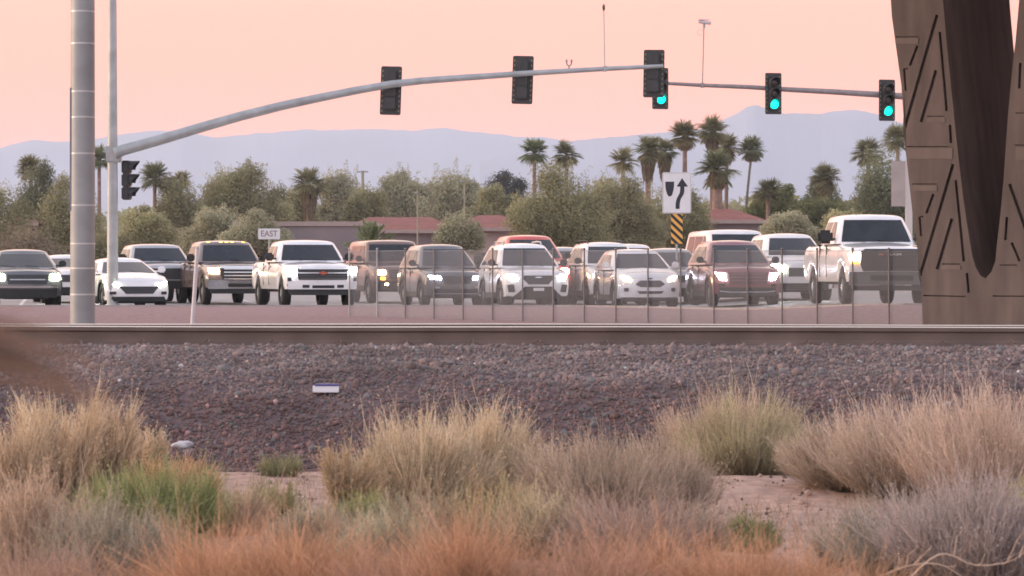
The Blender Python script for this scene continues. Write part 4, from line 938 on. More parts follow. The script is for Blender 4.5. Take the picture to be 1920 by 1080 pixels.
BLK = paint('dark_grey_paint', (0.06, 0.06, 0.065)); GREYP = paint('grey_paint', (0.11, 0.11, 0.115), 0.3); SILV = paint('silver_paint', (0.42, 0.41, 0.42), 0.5)
BRZ = paint('bronze_paint', (0.18, 0.10, 0.075), 0.3); MAR = paint('maroon_paint', (0.27, 0.10, 0.10), 0.3); REDP = paint('red_paint', (0.60, 0.05, 0.025)); TANT = paint('dark_taupe_paint', (0.17, 0.125, 0.115), 0.3)
def S4(d, **k): d = dict(d); d.update(k); return d
def rect(a, b, c, d, ch=0.0):
    if ch == 0: return [(a, c), (b, c), (b, d), (a, d)]
    hx = ch; hz = ch*0.8
    return [(a+hx, c), (b-hx, c), (b, c+hz), (b, d-hz), (b-hx, d), (a+hx, d), (a, d-hz), (a, c+hz)]
TRK = dict(L=5.9, W=2.05, H=1.92, hf=1.17, cowl=1.26, belt=1.30, gh=(1.55, 2.15, 3.75, 3.85), bed=1.30, sill=0.50, rw=0.41, fo=1.0, wb=3.75, g0=0.95, g1=0.76, wins=[(1.95, 2.75, 1.0, 0.0), (2.85, 3.62, 0.0, 1.0)], mir=1.25, bow=0.17, nose=0.05)
def slats(n, a, z0, z1, h, m_, off): return [('grille_bar', m_, rect(-a, a, z0+(z1-z0)*k/max(n-1, 1)-h/2, z0+(z1-z0)*k/max(n-1, 1)+h/2), off, False) for k in range(n)]
silver_face = [('grille', GRILLE, [(-0.66, 0.78), (0.66, 0.78), (0.72, 1.10), (-0.72, 1.10)], 0.02, False)]+slats(2, 0.66, 0.97, 1.085, 0.03, CHROME, 0.035)+slats(2, 0.62, 0.82, 0.89, 0.014, GREYP, 0.03)+[
    ('headlight', HL_W, [(0.70, 0.96), (0.93, 0.97), (0.95, 1.12), (0.72, 1.12)], 0.03, True), ('fog_surround', PLASTIC, [(0.80, 0.62), (0.95, 0.60), (0.94, 0.84), (0.86, 0.84)], 0.02, True),
    ('bumper', WHITE, [(-0.93, 0.52), (0.93, 0.52), (0.95, 0.74), (-0.95, 0.74)], 0.05, False), ('tow_opening', PLASTIC, rect(0.38, 0.56, 0.56, 0.64), 0.06, True), ('lower_intake', PLASTIC, [(-0.3, 0.55), (0.3, 0.55), (0.3, 0.63), (-0.3, 0.63)], 0.058, False),
    ('skirt', PLASTIC, [(-0.85, 0.36), (0.85, 0.36), (0.92, 0.51), (-0.92, 0.51)], 0.0, False), ('emblem', EMBLEM, [(-0.13, 0.945), (-0.05, 0.945), (-0.05, 0.92), (0.05, 0.92), (0.05, 0.945), (0.13, 0.945), (0.11, 0.985), (0.05, 0.985), (0.05, 1.01), (-0.05, 1.01), (-0.05, 0.985), (-0.11, 0.985)], 0.06, False)]
vehicle('pickup_truck', 'white pickup with chrome grille bars and both headlights on, left of the wire fence', 'pickup truck', 606, 87.0, 11, S4(TRK, paint=WHITE, face=silver_face, H=1.90))
hd_face = lambda gm, hl, bumper, em: [('grille', gm, [(-0.50, 0.70), (0.50, 0.70), (0.60, 0.86), (0.62, 1.16), (-0.62, 1.16), (-0.60, 0.86)], 0.035, False)]+slats(4, 0.52, 0.78, 1.08, 0.03, em, 0.05)+[
    ('headlight', hl, [(0.66, 0.93), (0.93, 0.95), (0.95, 1.10), (0.66, 1.12)], 0.03, True), ('bumper', bumper, [(-0.95, 0.48), (0.95, 0.48), (0.97, 0.74), (-0.97, 0.74)], 0.05, False), ('bumper_opening', PLASTIC, rect(-0.4, 0.4, 0.54, 0.64), 0.058, False), ('fog_lamp', HL_OFF, rect(0.66, 0.80, 0.56, 0.65, 0.03), 0.06, True), ('skirt', PLASTIC, [(-0.85, 0.34), (0.85, 0.34), (0.9, 0.47), (-0.9, 0.47)], 0.0, False)]
vehicle('pickup_truck', 'dark taupe pickup with amber roof clearance lamps and warm yellow headlights, behind the white pickup', 'pickup truck', 453, 94.6, 12, S4(TRK, paint=TANT, face=hd_face(GRILLE, HL_Y, CHROME, CHROME)+[('grille_frame', CHROME, [(-0.64, 1.10), (0.64, 1.10), (0.64, 1.17), (-0.64, 1.17)], 0.055, False)], clear=True, H=1.95))
ram = vehicle('pickup_truck', 'tallest white heavy duty pickup with huge dark grille, partly behind the concrete pier', 'pickup truck', 1672, 77.3, 12.5, S4(TRK, L=6.1, W=2.12, H=2.27, hf=1.40, cowl=1.52, belt=1.54, bed=1.50, sill=0.56, rw=0.44, mir=1.9, mirm=PLASTIC, handle=PLASTIC, paint=WHITE, clear=False, gh=(1.6, 2.1, 3.8, 3.9), wins=[(2.0, 2.8, 1.0, 0.0), (2.9, 3.65, 0.0, 1.0)],
    face=[('grille', GRILLE, [(-0.66, 0.84), (0.66, 0.84), (0.72, 1.0), (0.70, 1.32), (0.60, 1.38), (-0.60, 1.38), (-0.70, 1.32), (-0.72, 1.0)], 0.04, False)]+slats(4, 0.60, 0.92, 1.16, 0.02, PLASTIC, 0.055)+[('headlight', HL_Y, [(0.74, 1.08), (0.95, 1.10), (0.97, 1.26), (0.74, 1.29)], 0.035, True), ('turn_signal', AMBER, rect(0.76, 0.93, 1.02, 1.07), 0.035, True), ('bumper', GREYP, [(-0.96, 0.50), (0.96, 0.50), (0.98, 0.82), (-0.98, 0.82)], 0.06, False), ('bumper_opening', PLASTIC, rect(-0.5, 0.5, 0.6, 0.74), 0.068, False), ('skirt', PLASTIC, [(-0.85, 0.36), (0.85, 0.36), (0.9, 0.49), (-0.9, 0.49)], 0.0, False), ('emblem', EMBLEM, rect(-0.30, -0.20, 1.225, 1.265), 0.06, False)]))
txt('RAM', 0.085, mat('pale_lettering', (0.55, 0.53, 0.52), rough=0.3, metal=0.6), 'grille_lettering', ram, (0.06, -0.058, 1.245), ext=0.006, xs=2.0)
bm = bmesh.new(); tube(bm, [(-0.35, 2.45, 2.19), (-0.35, 2.5, 2.26)], [0.06, 0.02], 8); obj('roof_antenna', bm, PLASTIC, ram, 40)
SUV = dict(L=4.65, W=1.85, H=1.76, hf=0.98, cowl=1.08, belt=1.12, gh=(1.10, 2.05, 4.1, 4.5), sill=0.30, rw=0.365, fo=0.9, wb=2.7, g0=0.95, g1=0.69, nose=0.12, bow=0.28, clad=True, wins=[(1.62, 2.38, 1.0, 0.0), (2.48, 3.3, 0.0, 0.0), (3.4, 4.1, 0.0, 1.0)])
fore_face = [('grille', GRILLE, [(-0.30, 0.66), (0.30, 0.66), (0.44, 0.80), (0.42, 0.90), (-0.42, 0.90), (-0.44, 0.80)], 0.02, False), ('emblem', CHROME, [(-0.10, 0.84), (0, 0.825), (0.10, 0.84), (0.10, 0.86), (0, 0.87), (-0.10, 0.86)], 0.035, False),
    ('headlight', HL_W, [(0.62, 0.78), (0.84, 0.80), (0.92, 0.93), (0.66, 0.90)], 0.02, True), ('lower_intake', PLASTIC, [(-0.80, 0.28), (0.80, 0.28), (0.60, 0.42), (0.40, 0.60), (-0.40, 0.60), (-0.60, 0.42)], 0.03, False), ('fog_surround', PLASTIC, [(0.68, 0.45), (0.86, 0.44), (0.90, 0.64), (0.72, 0.66)], 0.02, True), ('number_plate', WHITEP, rect(-0.16, 0.16, 0.48, 0.56), 0.045, False)]
vehicle('suv_car', 'white SUV with a dark hexagonal grille and roof rails, nearest the red one', 'SUV', 1010, 86.2, 11, S4(SUV, paint=WHITE, face=fore_face, rails=SILV, H=1.80, belt=1.14, cowl=1.10, hf=1.0))
vehicle('suv_car', 'bright red tall SUV standing behind the white SUV with roof rails', 'SUV', 1016, 94.5, 10, S4(SUV, paint=REDP, H=2.12, W=1.95, hf=1.20, cowl=1.34, belt=1.38, sill=0.45, rw=0.42, face=[('grille', GRILLE, rect(-0.5, 0.5, 0.82, 1.08), 0.02, False), ('headlight', HL_Y, rect(0.60, 0.88, 0.92, 1.10, 0.04), 0.03, True), ('bumper', PLASTIC, rect(-0.9, 0.9, 0.5, 0.72), 0.03, False)]))
gsuv_face = [('grille', GRILLE, [(-0.40, 0.66), (0.40, 0.66), (0.48, 0.88), (-0.48, 0.88)], 0.02, False), ('headlight', HL_B, [(0.50, 0.78), (0.82, 0.80), (0.90, 0.90), (0.54, 0.88)], 0.025, True), ('lower_intake', PLASTIC, [(-0.8, 0.28), (0.8, 0.28), (0.76, 0.50), (-0.76, 0.50)], 0.02, False), ('fog_lamp', CHROME, rect(0.56, 0.76, 0.53, 0.58), 0.03, True), ('bumper_trim', CHROME, rect(-0.7, 0.7, 0.36, 0.38), 0.035, False)]
vehicle('suv_car', 'dark grey SUV behind the left end of the wire fence, beside the bronze one', 'SUV', 858, 91.2, 12, S4(SUV, paint=GREYP, H=1.82, belt=1.15, face=gsuv_face))
jeep_face = [('grille', GRILLE, rect(-0.46, 0.46, 0.78, 1.04), 0.02, False)]+slats(3, 0.42, 0.84, 0.99, 0.02, BRZ, 0.035)+[('headlight', HL_Y, rect(0.56, 0.84, 0.88, 1.04, 0.05), 0.03, True), ('turn_signal', AMBER, rect(0.58, 0.74, 0.72, 0.82, 0.03), 0.03, True), ('bumper', PLASTIC, rect(-0.95, 0.95, 0.44, 0.68), 0.05, False), ('fog_lamp', HL_Y, rect(0.5, 0.6, 0.56, 0.62), 0.06, True)]
vehicle('suv_car', 'boxy bronze SUV with one amber lamp glowing, right of the white pickup', 'SUV', 757, 97.4, 12, S4(SUV, L=4.8, paint=BRZ, H=1.98, W=1.92, hf=1.12, cowl=1.24, belt=1.28, sill=0.42, rw=0.40, gh=(1.3, 1.75, 4.6, 4.72), g1=0.82, g0=0.96, face=jeep_face))
ford_face = [('grille', GRILLE, [(-0.30, 0.58), (0.30, 0.58), (0.46, 0.66), (0.32, 0.76), (-0.32, 0.76), (-0.46, 0.66)], 0.02, False), ('emblem', mat('blue_oval', (0.08, 0.10, 0.2)), [(-0.07, 0.81), (0, 0.795), (0.07, 0.81), (0.07, 0.825), (0, 0.84), (-0.07, 0.825)], 0.03, False), ('lower_intake', PLASTIC, [(-0.34, 0.40), (0.34, 0.40), (0.42, 0.47), (-0.42, 0.47)], 0.025, False),
    ('headlight', HL_Y, [(0.58, 0.74), (0.80, 0.78), (0.88, 0.90), (0.64, 0.86)], 0.02, True), ('fog_lamp', PLASTIC, rect(0.66, 0.80, 0.46, 0.56, 0.03), 0.02, True), ('skirt', PLASTIC, [(-0.86, 0.22), (0.86, 0.22), (0.88, 0.30), (-0.88, 0.30)], 0.01, False)]
vehicle('hatchback_car', 'small white hatchback with a narrow dark mouth grille, between the white and maroon SUVs', 'hatchback', 1220, 86.8, 11, S4(SUV, L=4.35, W=1.80, H=1.64, hf=0.93, cowl=1.07, belt=1.08, gh=(0.98, 1.9, 3.9, 4.2), fo=0.86, wb=2.6, rw=0.33, sill=0.24, wins=[(1.5, 2.25, 1.0, 0.0), (2.35, 3.1, 0.0, 0.0), (3.2, 3.8, 0.0, 1.0)], paint=WHITE, face=ford_face, mirm=WHITE))
vehicle('suv_car', 'white SUV with dark roof rails behind the small white hatchback', 'SUV', 1166, 93.6, 12, S4(SUV, paint=WHITE2, H=1.90, belt=1.22, cowl=1.17, hf=1.05, rails=PLASTIC, face=[('grille', GRILLE, rect(-0.45, 0.45, 0.70, 0.95), 0.02, False), ('headlight', HL_B, rect(0.55, 0.86, 0.84, 0.95), 0.025, True), ('lower_intake', PLASTIC, rect(-0.8, 0.8, 0.3, 0.52), 0.02, False)]))
mar_face = [('grille', mat('maroon_grille', (0.09, 0.045, 0.045), rough=0.4), [(-0.52, 0.62), (0.52, 0.62), (0.58, 0.92), (-0.58, 0.92)], 0.02, False)]+slats(3, 0.5, 0.70, 0.88, 0.018, MAR, 0.032)+[
    ('headlight', HL_B, [(0.62, 0.70), (0.78, 0.72), (0.92, 0.92), (0.64, 0.90)], 0.025, True), ('lower_intake', PLASTIC, [(-0.84, 0.28), (0.84, 0.28), (0.80, 0.52), (-0.80, 0.52)], 0.02, False), ('bumper_trim', CHROME, [(-0.78, 0.40), (-0.55, 0.375), (0.55, 0.375), (0.78, 0.40), (0.80, 0.44), (0.55, 0.405), (-0.55, 0.405), (-0.80, 0.44)], 0.035, False), ('fog_lamp', PLASTIC, rect(0.66, 0.82, 0.54, 0.62), 0.02, True)]
vehicle('suv_car', 'maroon SUV with bright bluish headlights behind the middle of the wire fence', 'SUV', 1404, 85.6, 11, S4(SUV, paint=MAR, L=4.75, W=1.93, H=1.82, belt=1.16, cowl=1.12, hf=1.02, rw=0.37, face=mar_face))
gen_face = lambda hl: [('grille', GRILLE, rect(-0.45, 0.45, 0.66, 0.88), 0.02, False), ('headlight', hl, [(0.56, 0.76), (0.84, 0.78), (0.92, 0.90), (0.58, 0.88)], 0.025, True), ('lower_intake', PLASTIC, rect(-0.8, 0.8, 0.3, 0.5), 0.02, False)]
vehicle('van', 'tall white van looming behind the maroon SUV', 'van', 1405, 96.2, 13, S4(SUV, paint=WHITE2, L=5.3, W=2.0, H=2.18, hf=1.2, cowl=1.36, belt=1.38, gh=(1.1, 1.8, 5.0, 5.2), g1=0.84, g0=0.96, wb=3.1, rw=0.40, sill=0.4, wins=[(1.65, 2.5, 1.0, 0.0), (2.6, 3.7, 0, 0), (3.8, 4.8, 0, 1)], face=gen_face(HL_OFF)))
vehicle('minivan', 'silver white minivan with one dazzling headlight between the maroon SUV and the tall pickup', 'minivan', 1507, 92.2, 12, S4(SUV, paint=WHITE2, W=1.95, H=1.98, hf=1.10, cowl=1.26, belt=1.30, gh=(0.95, 1.9, 4.3, 4.5), face=[('grille', GRILLE, rect(-0.45, 0.45, 0.7, 0.95), 0.02, False), ('headlight', HL_G, [(0.50, 0.86), (0.80, 0.88), (0.92, 1.04), (0.56, 1.02)], 0.035, True), ('lower_intake', PLASTIC, rect(-0.8, 0.8, 0.32, 0.5), 0.02, False)]))
vehicle('suv_car', 'pale SUV mostly hidden just right of the red SUV', 'SUV', 1080, 103.2, 10, S4(SUV, paint=SILV, H=1.78, face=gen_face(HL_OFF)))
vehicle('suv_car', 'rearmost white SUV whose roof shows right of the dark roof rails', 'SUV', 1204, 102.8, 10, S4(SUV, paint=WHITE2, H=1.88, belt=1.2, face=gen_face(HL_OFF)))
vehicle('sedan_car', 'dark green grey car showing between the small hatchback and the maroon SUV', 'car', 1278, 95.5, 9, S4(SUV, paint=SILV, H=1.72, L=4.6, face=gen_face(HL_OFF)))
SED = S4(SUV, L=4.6, W=1.80, H=1.40, hf=0.80, cowl=0.95, belt=0.96, gh=(1.25, 2.2, 3.5, 4.2), sill=0.2, rw=0.33, fo=0.88, wb=2.7, tail=1.0, g1=0.66, wins=[(1.75, 2.6, 1.0, 0.0), (2.7, 3.7, 0.0, 1.0)], nose=0.12, bow=0.3)
vehicle('sedan_car', 'low white sedan with a wide dark trapezoid grille and greenish headlights beside the signal pole', 'sedan', 262, 86.4, 12, S4(SED, paint=WHITE, mirm=WHITE, face=[('grille', GRILLE, [(-0.42, 0.40), (0.42, 0.40), (0.62, 0.60), (-0.62, 0.60)], 0.02, False), ('headlight', HL_G, [(0.60, 0.60), (0.86, 0.66), (0.90, 0.74), (0.64, 0.68)], 0.025, True), ('lower_intake', PLASTIC, [(-0.88, 0.19), (0.88, 0.19), (0.80, 0.32), (-0.80, 0.32)], 0.03, False), ('fog_surround', PLASTIC, rect(0.70, 0.88, 0.38, 0.46), 0.02, True)]))
vehicle('pickup_truck', 'silver pickup with a dark windshield above the low white sedan', 'pickup truck', 322, 98.3, 12, S4(TRK, paint=SILV, H=1.86, face=[('grille', GRILLE, rect(-0.6, 0.6, 0.74, 1.08), 0.02, False), ('headlight', HL_OFF, rect(0.66, 0.92, 0.92, 1.08), 0.03, True), ('turn_signal', REDL, rect(0.80, 0.94, 0.80, 0.90), 0.03, True), ('bumper', PLASTIC, rect(-0.95, 0.95, 0.45, 0.7), 0.03, False)]))
vehicle('suv_car', 'dark grey SUV with greenish headlights at the far left edge', 'SUV', 52, 87.4, 3.5, S4(SUV, paint=GREYP, W=1.95, H=1.64, hf=1.0, cowl=1.08, belt=1.12, face=[('grille', GRILLE, [(-0.55, 0.66), (0.55, 0.66), (0.60, 0.92), (-0.60, 0.92)], 0.02, False), ('grille_bar', SILV, rect(-0.5, 0.5, 0.77, 0.80), 0.04, False), ('headlight', HL_G, rect(0.64, 0.92, 0.76, 0.95, 0.04), 0.03, True), ('bumper_trim', CHROME, rect(-0.86, 0.86, 0.56, 0.60), 0.035, False), ('lower_intake', PLASTIC, rect(-0.84, 0.84, 0.28, 0.52), 0.02, False)]))
vehicle('sedan_car', 'white car half hidden behind the thick banded pole', 'car', 138, 98.0, 6, S4(SUV, paint=WHITE2, H=1.52, L=4.5, face=gen_face(HL_G)))

# ------------------------------------------------------------ vegetation behind
BARK = mat('tree_bark', (0.16, 0.12, 0.09), rough=0.95, noise=0.3, nscale=2); PALMB = mat('palm_trunk_bark', (0.27, 0.18, 0.145), rough=0.95, noise=0.35, nscale=4, bump=0.6, bscale=8)
def gz_far(x, D): return CZ-0.92+0.006*18 if D < 135 else float(ground_z(x, D))
def tree(x0p, x1p, ytop, ybot, D, col, label, n=5200, name='desert_tree', wisp=0.5, leaf=0.11, seed=0, lobes=11):
    r = np.random.default_rng(int(x0p*7+ytop*3+D+seed) % 99991); cxp = (x0p+x1p)/2; S = D/F
    X0 = (cxp-960)*S; zg = float(ground_z(X0, D)); W = (x1p-x0p)*S; Ht = CZ+(HY-ytop)*S-zg; n = int(n*4.4); leaf *= 0.66; Hb = max(0.05*Ht, CZ+(HY-ybot)*S-zg)
    o = thing(name, label, 'tree', (X0, D, zg)); ch = Ht-Hb
    cl = []
    for k in range(lobes):
        a = r.uniform(-1, 1); h = r.uniform(0.15, 0.95)*(1-0.55*abs(a)**2); dpt = r.uniform(-0.6, 0.6)
        rad = r.uniform(0.20, 0.34); cl.append((a*W*0.5*(1-rad*0.6), dpt*W*0.4, Hb+ch*(h*(1-rad*0.25)), rad*W*0.55, rad*ch*0.62, r.uniform(0.78, 1.25)))
    cl.append((0, 0, Hb+ch*0.5, W*0.36, ch*0.40, 1.0)); cl.append((-W*0.18, 0, Hb+ch*0.3, W*0.28, ch*0.32, 0.9)); cl.append((W*0.2, 0, Hb+ch*0.3, W*0.28, ch*0.32, 0.95))
    cl = np.array(cl); wgt = cl[:, 3]*cl[:, 4]; wgt /= wgt.sum(); idx = r.choice(len(cl), n, p=wgt)
    d = r.normal(size=(n, 3)); d /= np.linalg.norm(d, axis=1)[:, None]; rad = r.random(n)**0.33
    # twiggy outline: some leaves far out along shared spokes
    rad = rad*(1+wisp*np.maximum(0, vnoise(d[:, 0]*5+idx*3.1, d[:, 2]*5+idx*1.7)*2)**1.0*0.7)
    c = cl[idx]; Pt = np.stack([c[:, 0]+d[:, 0]*rad*c[:, 3], c[:, 1]+d[:, 1]*rad*c[:, 3], c[:, 2]+d[:, 2]*rad*c[:, 4]], -1)
    Pt[:, 2] = np.maximum(Pt[:, 2], 0.1)
    cc = np.array(col)[None]*(c[:, 5:6])*r.uniform(0.8, 1.22, (n, 1))*(1+0.15*vnoise(Pt[:, 0]*1.3, Pt[:, 2]*1.3)[:, None]*2); cc[:, 0] *= r.uniform(0.9, 1.15, n)
    lo_, hi_ = np.percentile(Pt[:, 0], (1.5, 98.5)); Pt[:, 0] = (Pt[:, 0]-lo_)/(hi_-lo_)*W-W/2; zt = np.percentile(Pt[:, 2], 99.0); kz = ch*0.96/max(zt-Hb, 0.1); Pt[:, 2] = Hb+(Pt[:, 2]-Hb)*kz; Pt[:, 2] = np.maximum(Pt[:, 2], 0.1)
    nc = n//5; ic = r.choice(len(cl), nc, p=wgt); dc = r.normal(size=(nc, 3)); dc /= np.linalg.norm(dc, axis=1)[:, None]; rc = 0.80*r.random(nc)**0.45; cq = cl[ic]
    Pc = np.stack([(cq[:, 0]+dc[:, 0]*rc*cq[:, 3]-lo_)/(hi_-lo_)*W-W/2, cq[:, 1]+dc[:, 1]*rc*cq[:, 3], np.maximum(Hb+(cq[:, 2]+dc[:, 2]*rc*cq[:, 4]-Hb)*kz, 0.1)], -1)
    inner = dabs(Pc, r.uniform(0.9, 1.6, nc)*leaf*1.9*S/0.042*0.5, np.clip(np.array(col)[None]*cq[:, 5:6]*r.uniform(0.85, 1.1, (nc, 1)), 0, 1), r, 1.4)
    V, Q, cv = dabs(Pt, r.uniform(0.6, 1.5, n)*leaf*S/0.042*0.5, np.clip(cc, 0, 1), r, 1.7)
    # upright wisps
    m = int(60*wisp); k = r.integers(0, len(cl), m); A = np.stack([cl[k, 0]+r.normal(size=m)*cl[k, 3]*0.4, cl[k, 1]+r.normal(size=m)*cl[k, 3]*0.4, cl[k, 2]+cl[k, 4]*0.5], -1)
    E = A+np.stack([r.normal(size=m)*0.25*cl[k, 3], r.normal(size=m)*0.2*cl[k, 3], r.uniform(0.5, 1.0, m)*cl[k, 4]*0.8], -1)
    cw = np.clip(np.array(col)[None]*r.uniform(0.9, 1.4, (m, 1)), 0, 1); pz_ = ribbons(A, (A+E)/2, E, 0.06*S/0.042, 0.02*S/0.042, cw, cw, 3, r)
    V, Q, cv = merge([(V, Q, cv), inner, pz_]); np_mesh('crown', V, Q, LEAFM, o, col=cv)
    bm = bmesh.new(); tr_ = max(0.10, W*0.025); tube(bm, [(0, 0, -0.1), (0.1*W*0.1, 0, Hb*0.6+0.2), (0, 0, Hb+ch*0.25)], [tr_, tr_*0.8, tr_*0.6], 8)
    for q in cl[:8]: tube(bm, [(0, 0, Hb*0.5+0.3), (q[0]*0.5, q[1]*0.5, (Hb+q[2])*0.5), (q[0], q[1], q[2])], [tr_*0.6, tr_*0.4, tr_*0.15], 6)
    obj('trunk', bm, BARK, o, 60); return o
OG = (0.335, 0.325, 0.185); SG = (0.41, 0.40, 0.27); DG = (0.22, 0.235, 0.15); LG = (0.40, 0.385, 0.225)
tree(-45, 60, 345, 470, 190, OG, 'olive tree cut by the left edge', 2600)
tree(20, 125, 306, 455, 210, DG, 'dark tall tree left of the thick banded pole', 5000, wisp=0.6)
tree(70, 200, 330, 480, 200, OG, 'olive tree directly behind the thick banded pole', 4500)
tree(215, 330, 388, 480, 150, LG, 'light olive bushy tree right of the signal pole', 4500, 'desert_bush')
tree(290, 390, 330, 450, 235, OG, 'rounded olive tree behind the silver pickup', 4200)
tree(340, 465, 390, 480, 160, SG, 'pale sage bush above the dark taupe pickup', 4500, 'desert_bush')
tree(415, 540, 396, 480, 148, SG, 'pale sage bush in front of the left end of the mauve building', 4500, 'desert_bush')
tree(375, 540, 308, 450, 240, OG, 'broad wispy mesquite tree above the two pickups', 8000, wisp=0.9)
tree(480, 600, 355, 460, 250, OG, 'low olive tree left of the palm with the brown skirt', 4200)
tree(590, 690, 318, 440, 270, SG, 'wispy pale tree right of the palm with the brown skirt', 4600, wisp=1.0)
tree(640, 730, 350, 440, 240, OG, 'low olive tree over the left end of the red roof', 3400)
tree(700, 810, 320, 440, 270, SG, 'wispy tree behind the shorter lamp post', 5200, wisp=1.1)
tree(790, 905, 318, 440, 280, SG, 'wispy pale tree behind the taller lamp post', 5200, wisp=1.1)
tree(870, 990, 350, 460, 240, OG, 'olive tree at the right end of the long red roof', 4500)
tree(905, 985, 322, 400, 330, (0.12, 0.12, 0.11), 'dark distant pine left of the pair of palms', 2600, 'pine_tree', wisp=0.4)
tree(960, 1140, 308, 480, 175, OG, 'large feathery palo verde tree left of the keep right sign', 10000, wisp=1.0)
tree(1080, 1240, 330, 490, 185, (0.33, 0.32, 0.19), 'feathery palo verde tree just left of the keep right sign', 9000, wisp=1.0)
tree(1190, 1330, 350, 490, 195, OG, 'feathery palo verde tree directly behind the keep right sign', 6500, wisp=0.9)
tree(1290, 1400, 375, 470, 260, LG, 'low olive tree behind the small red roof', 3500)
tree(1395, 1500, 345, 440, 235, (0.21, 0.23, 0.10), 'dense green tree right of the small red roof', 4200, wisp=0.4)
tree(1500, 1590, 332, 450, 238, (0.20, 0.21, 0.11), 'tall dense green tree between the slender palm and the pier', 4200, wisp=0.3)
tree(1470, 1600, 372, 450, 225, (0.215, 0.23, 0.11), 'green tree behind the tall white pickup', 4600, wisp=0.4)
tree(1590, 1715, 282, 470, 215, (0.25, 0.27, 0.16), 'tall grey green tree beside the beige sign back', 8000, wisp=0.7)
tree(1420, 1545, 398, 480, 150, SG, 'pale sage bush between the van and the tall white pickup', 5000, 'desert_bush')
tree(1535, 1640, 395, 480, 170, LG, 'light olive bush behind the cab of the tall white pickup', 3500, 'desert_bush')
tree(815, 905, 400, 480, 150, SG, 'pale sage bush in front of the long red roof', 3200, 'desert_bush')
tree(-30, 130, 425, 540, 140, (0.28, 0.235, 0.165), 'brownish bush behind the dark grey SUV at left', 5000, 'desert_bush')
tree(120, 260, 430, 540, 140, (0.27, 0.255, 0.15), 'olive bush between the two poles', 4200, 'desert_bush')
r = np.random.default_rng(77); n = 60000       # continuous low scrub
sxp = r.uniform(-300, 2200, n); Dd = r.uniform(285, 420, n); xx = (sxp-960)/F*Dd
hb = (6.6+2.6*vnoise(xx/9, Dd/60)*2+1.2*vnoise(xx/2.5, Dd/60+7)*2)*r.random(n)**0.7; Pt = np.stack([xx, Dd, ground_z(xx, Dd)+np.maximum(hb, 0.1)], -1)
V, Q, cv = dabs(Pt, r.uniform(0.22, 0.5, n), vary((0.33, 0.325, 0.20), n, r, 0.2), r, 1.3)
tag(np_mesh('distant_scrub', V, Q, LEAFM, col=cv), 'hazy belt of olive desert scrub along the foot of the mountains', 'scrub', kind='stuff')

def palm(px, ycen, rpx, D, label, lean=0.0, thick=0.22, skirt=0.0, n=58, col=(0.19, 0.205, 0.115), trunkm=PALMB, ybase=None):
    r = random.Random(int(px*3+ycen)); S = D/F; q_ = r.uniform(0.8, 1.25); col = (col[0]*q_*r.uniform(0.95, 1.2), col[1]*q_, col[2]*q_); n = int(n*r.uniform(0.75, 1.15)); droop = r.uniform(-70, -45); X0 = (px-960)*S; zg = float(ground_z(X0, D)); Hc = CZ+(HY-ycen)*S-zg; R = rpx*S*1.16; thick *= 0.8
    o = thing('palm_tree', label, 'palm tree', (X0-lean, D, zg), 0)
    bm = bmesh.new(); pts = [(0, 0, -0.1)]+[(lean*(k/6)**1.6, 0, Hc*k/6) for k in range(1, 7)]; tube(bm, pts, [thick*1.35]+[thick*(1-0.25*k/6) for k in range(1, 7)], 10); obj('trunk', bm, trunkm, o, 60)
    c0 = Vector((lean, 0, Hc)); Vs = []; Qs = []; Cs = []; nv = 0
    bm = bmesh.new(); cl_ = []
    rr = np.random.default_rng(int(px+ycen)); A = []; B = []; E = []; col_ = []
    for k in range(n):
        el = radians(r.uniform(droop, 82)); az = r.uniform(0, 2*pi); L = R*r.uniform(0.82, 1.08)*(1.0 if el > -0.3 else 0.8)
        d = Vector((cos(el)*cos(az), cos(el)*sin(az), sin(el))); side = d.cross(Vector((0, 0, 1))).normalized(); up = side.cross(d).normalized()
        h = c0+d*L*0.42; tone = r.uniform(0.65, 1.35)
        A.append(c0); B.append(c0+d*L*0.2); E.append(h); col_.append(tone)
        m_ = 15
        for j in range(m_):
            a = radians(-105+210*j/(m_-1)); ll = L*0.60*(0.62+0.38*cos(a*0.8)); dd = (d*cos(a)+side*sin(a)*0.95+up*0.10*r.uniform(-1, 1)).normalized()
            tip = h+dd*ll+Vector((0, 0, -ll*r.uniform(0.10, 0.34))); A.append(h); B.append(h+dd*ll*0.55); E.append(tip); col_.append(tone*r.uniform(0.85, 1.15))
    A = np.array([v[:] for v in A]); B = np.array([v[:] for v in B]); E = np.array([v[:] for v in E]); cc = np.clip(np.array(col)[None]*np.array(col_)[:, None], 0, 1)
    w_ = R*0.075; V, Q, cv = ribbons(A, B, E, w_*0.8, w_*0.22, cc*0.9, cc*1.1, 4, rr); np_mesh('crown', V, Q, LEAFM, o, col=cv)
    if skirt > 0:
        m = 420; a = rr.uniform(0, 2*pi, m); h = rr.random(m)*skirt*R; A = np.stack([lean+0.1*np.cos(a), 0.1*np.sin(a), Hc-h*0.9], -1)
        q = R*0.34*(1-0.6*h/(skirt*R+1e-6)); E = A+np.stack([np.cos(a)*q, np.sin(a)*q, -R*rr.uniform(0.25, 0.6, m)], -1); B = A+np.stack([np.cos(a)*q*0.8, np.sin(a)*q*0.8, -R*0.05*np.ones(m)], -1)
        cc = vary((0.23, 0.175, 0.115), m, rr, 0.3); V, Q, cv = ribbons(A, B, E, R*0.07, R*0.03, cc, cc, 4, rr); np_mesh('dead_frond_skirt', V, Q, LEAFM, o, col=cv)
    return o
G1 = 'palms rising over the trees'
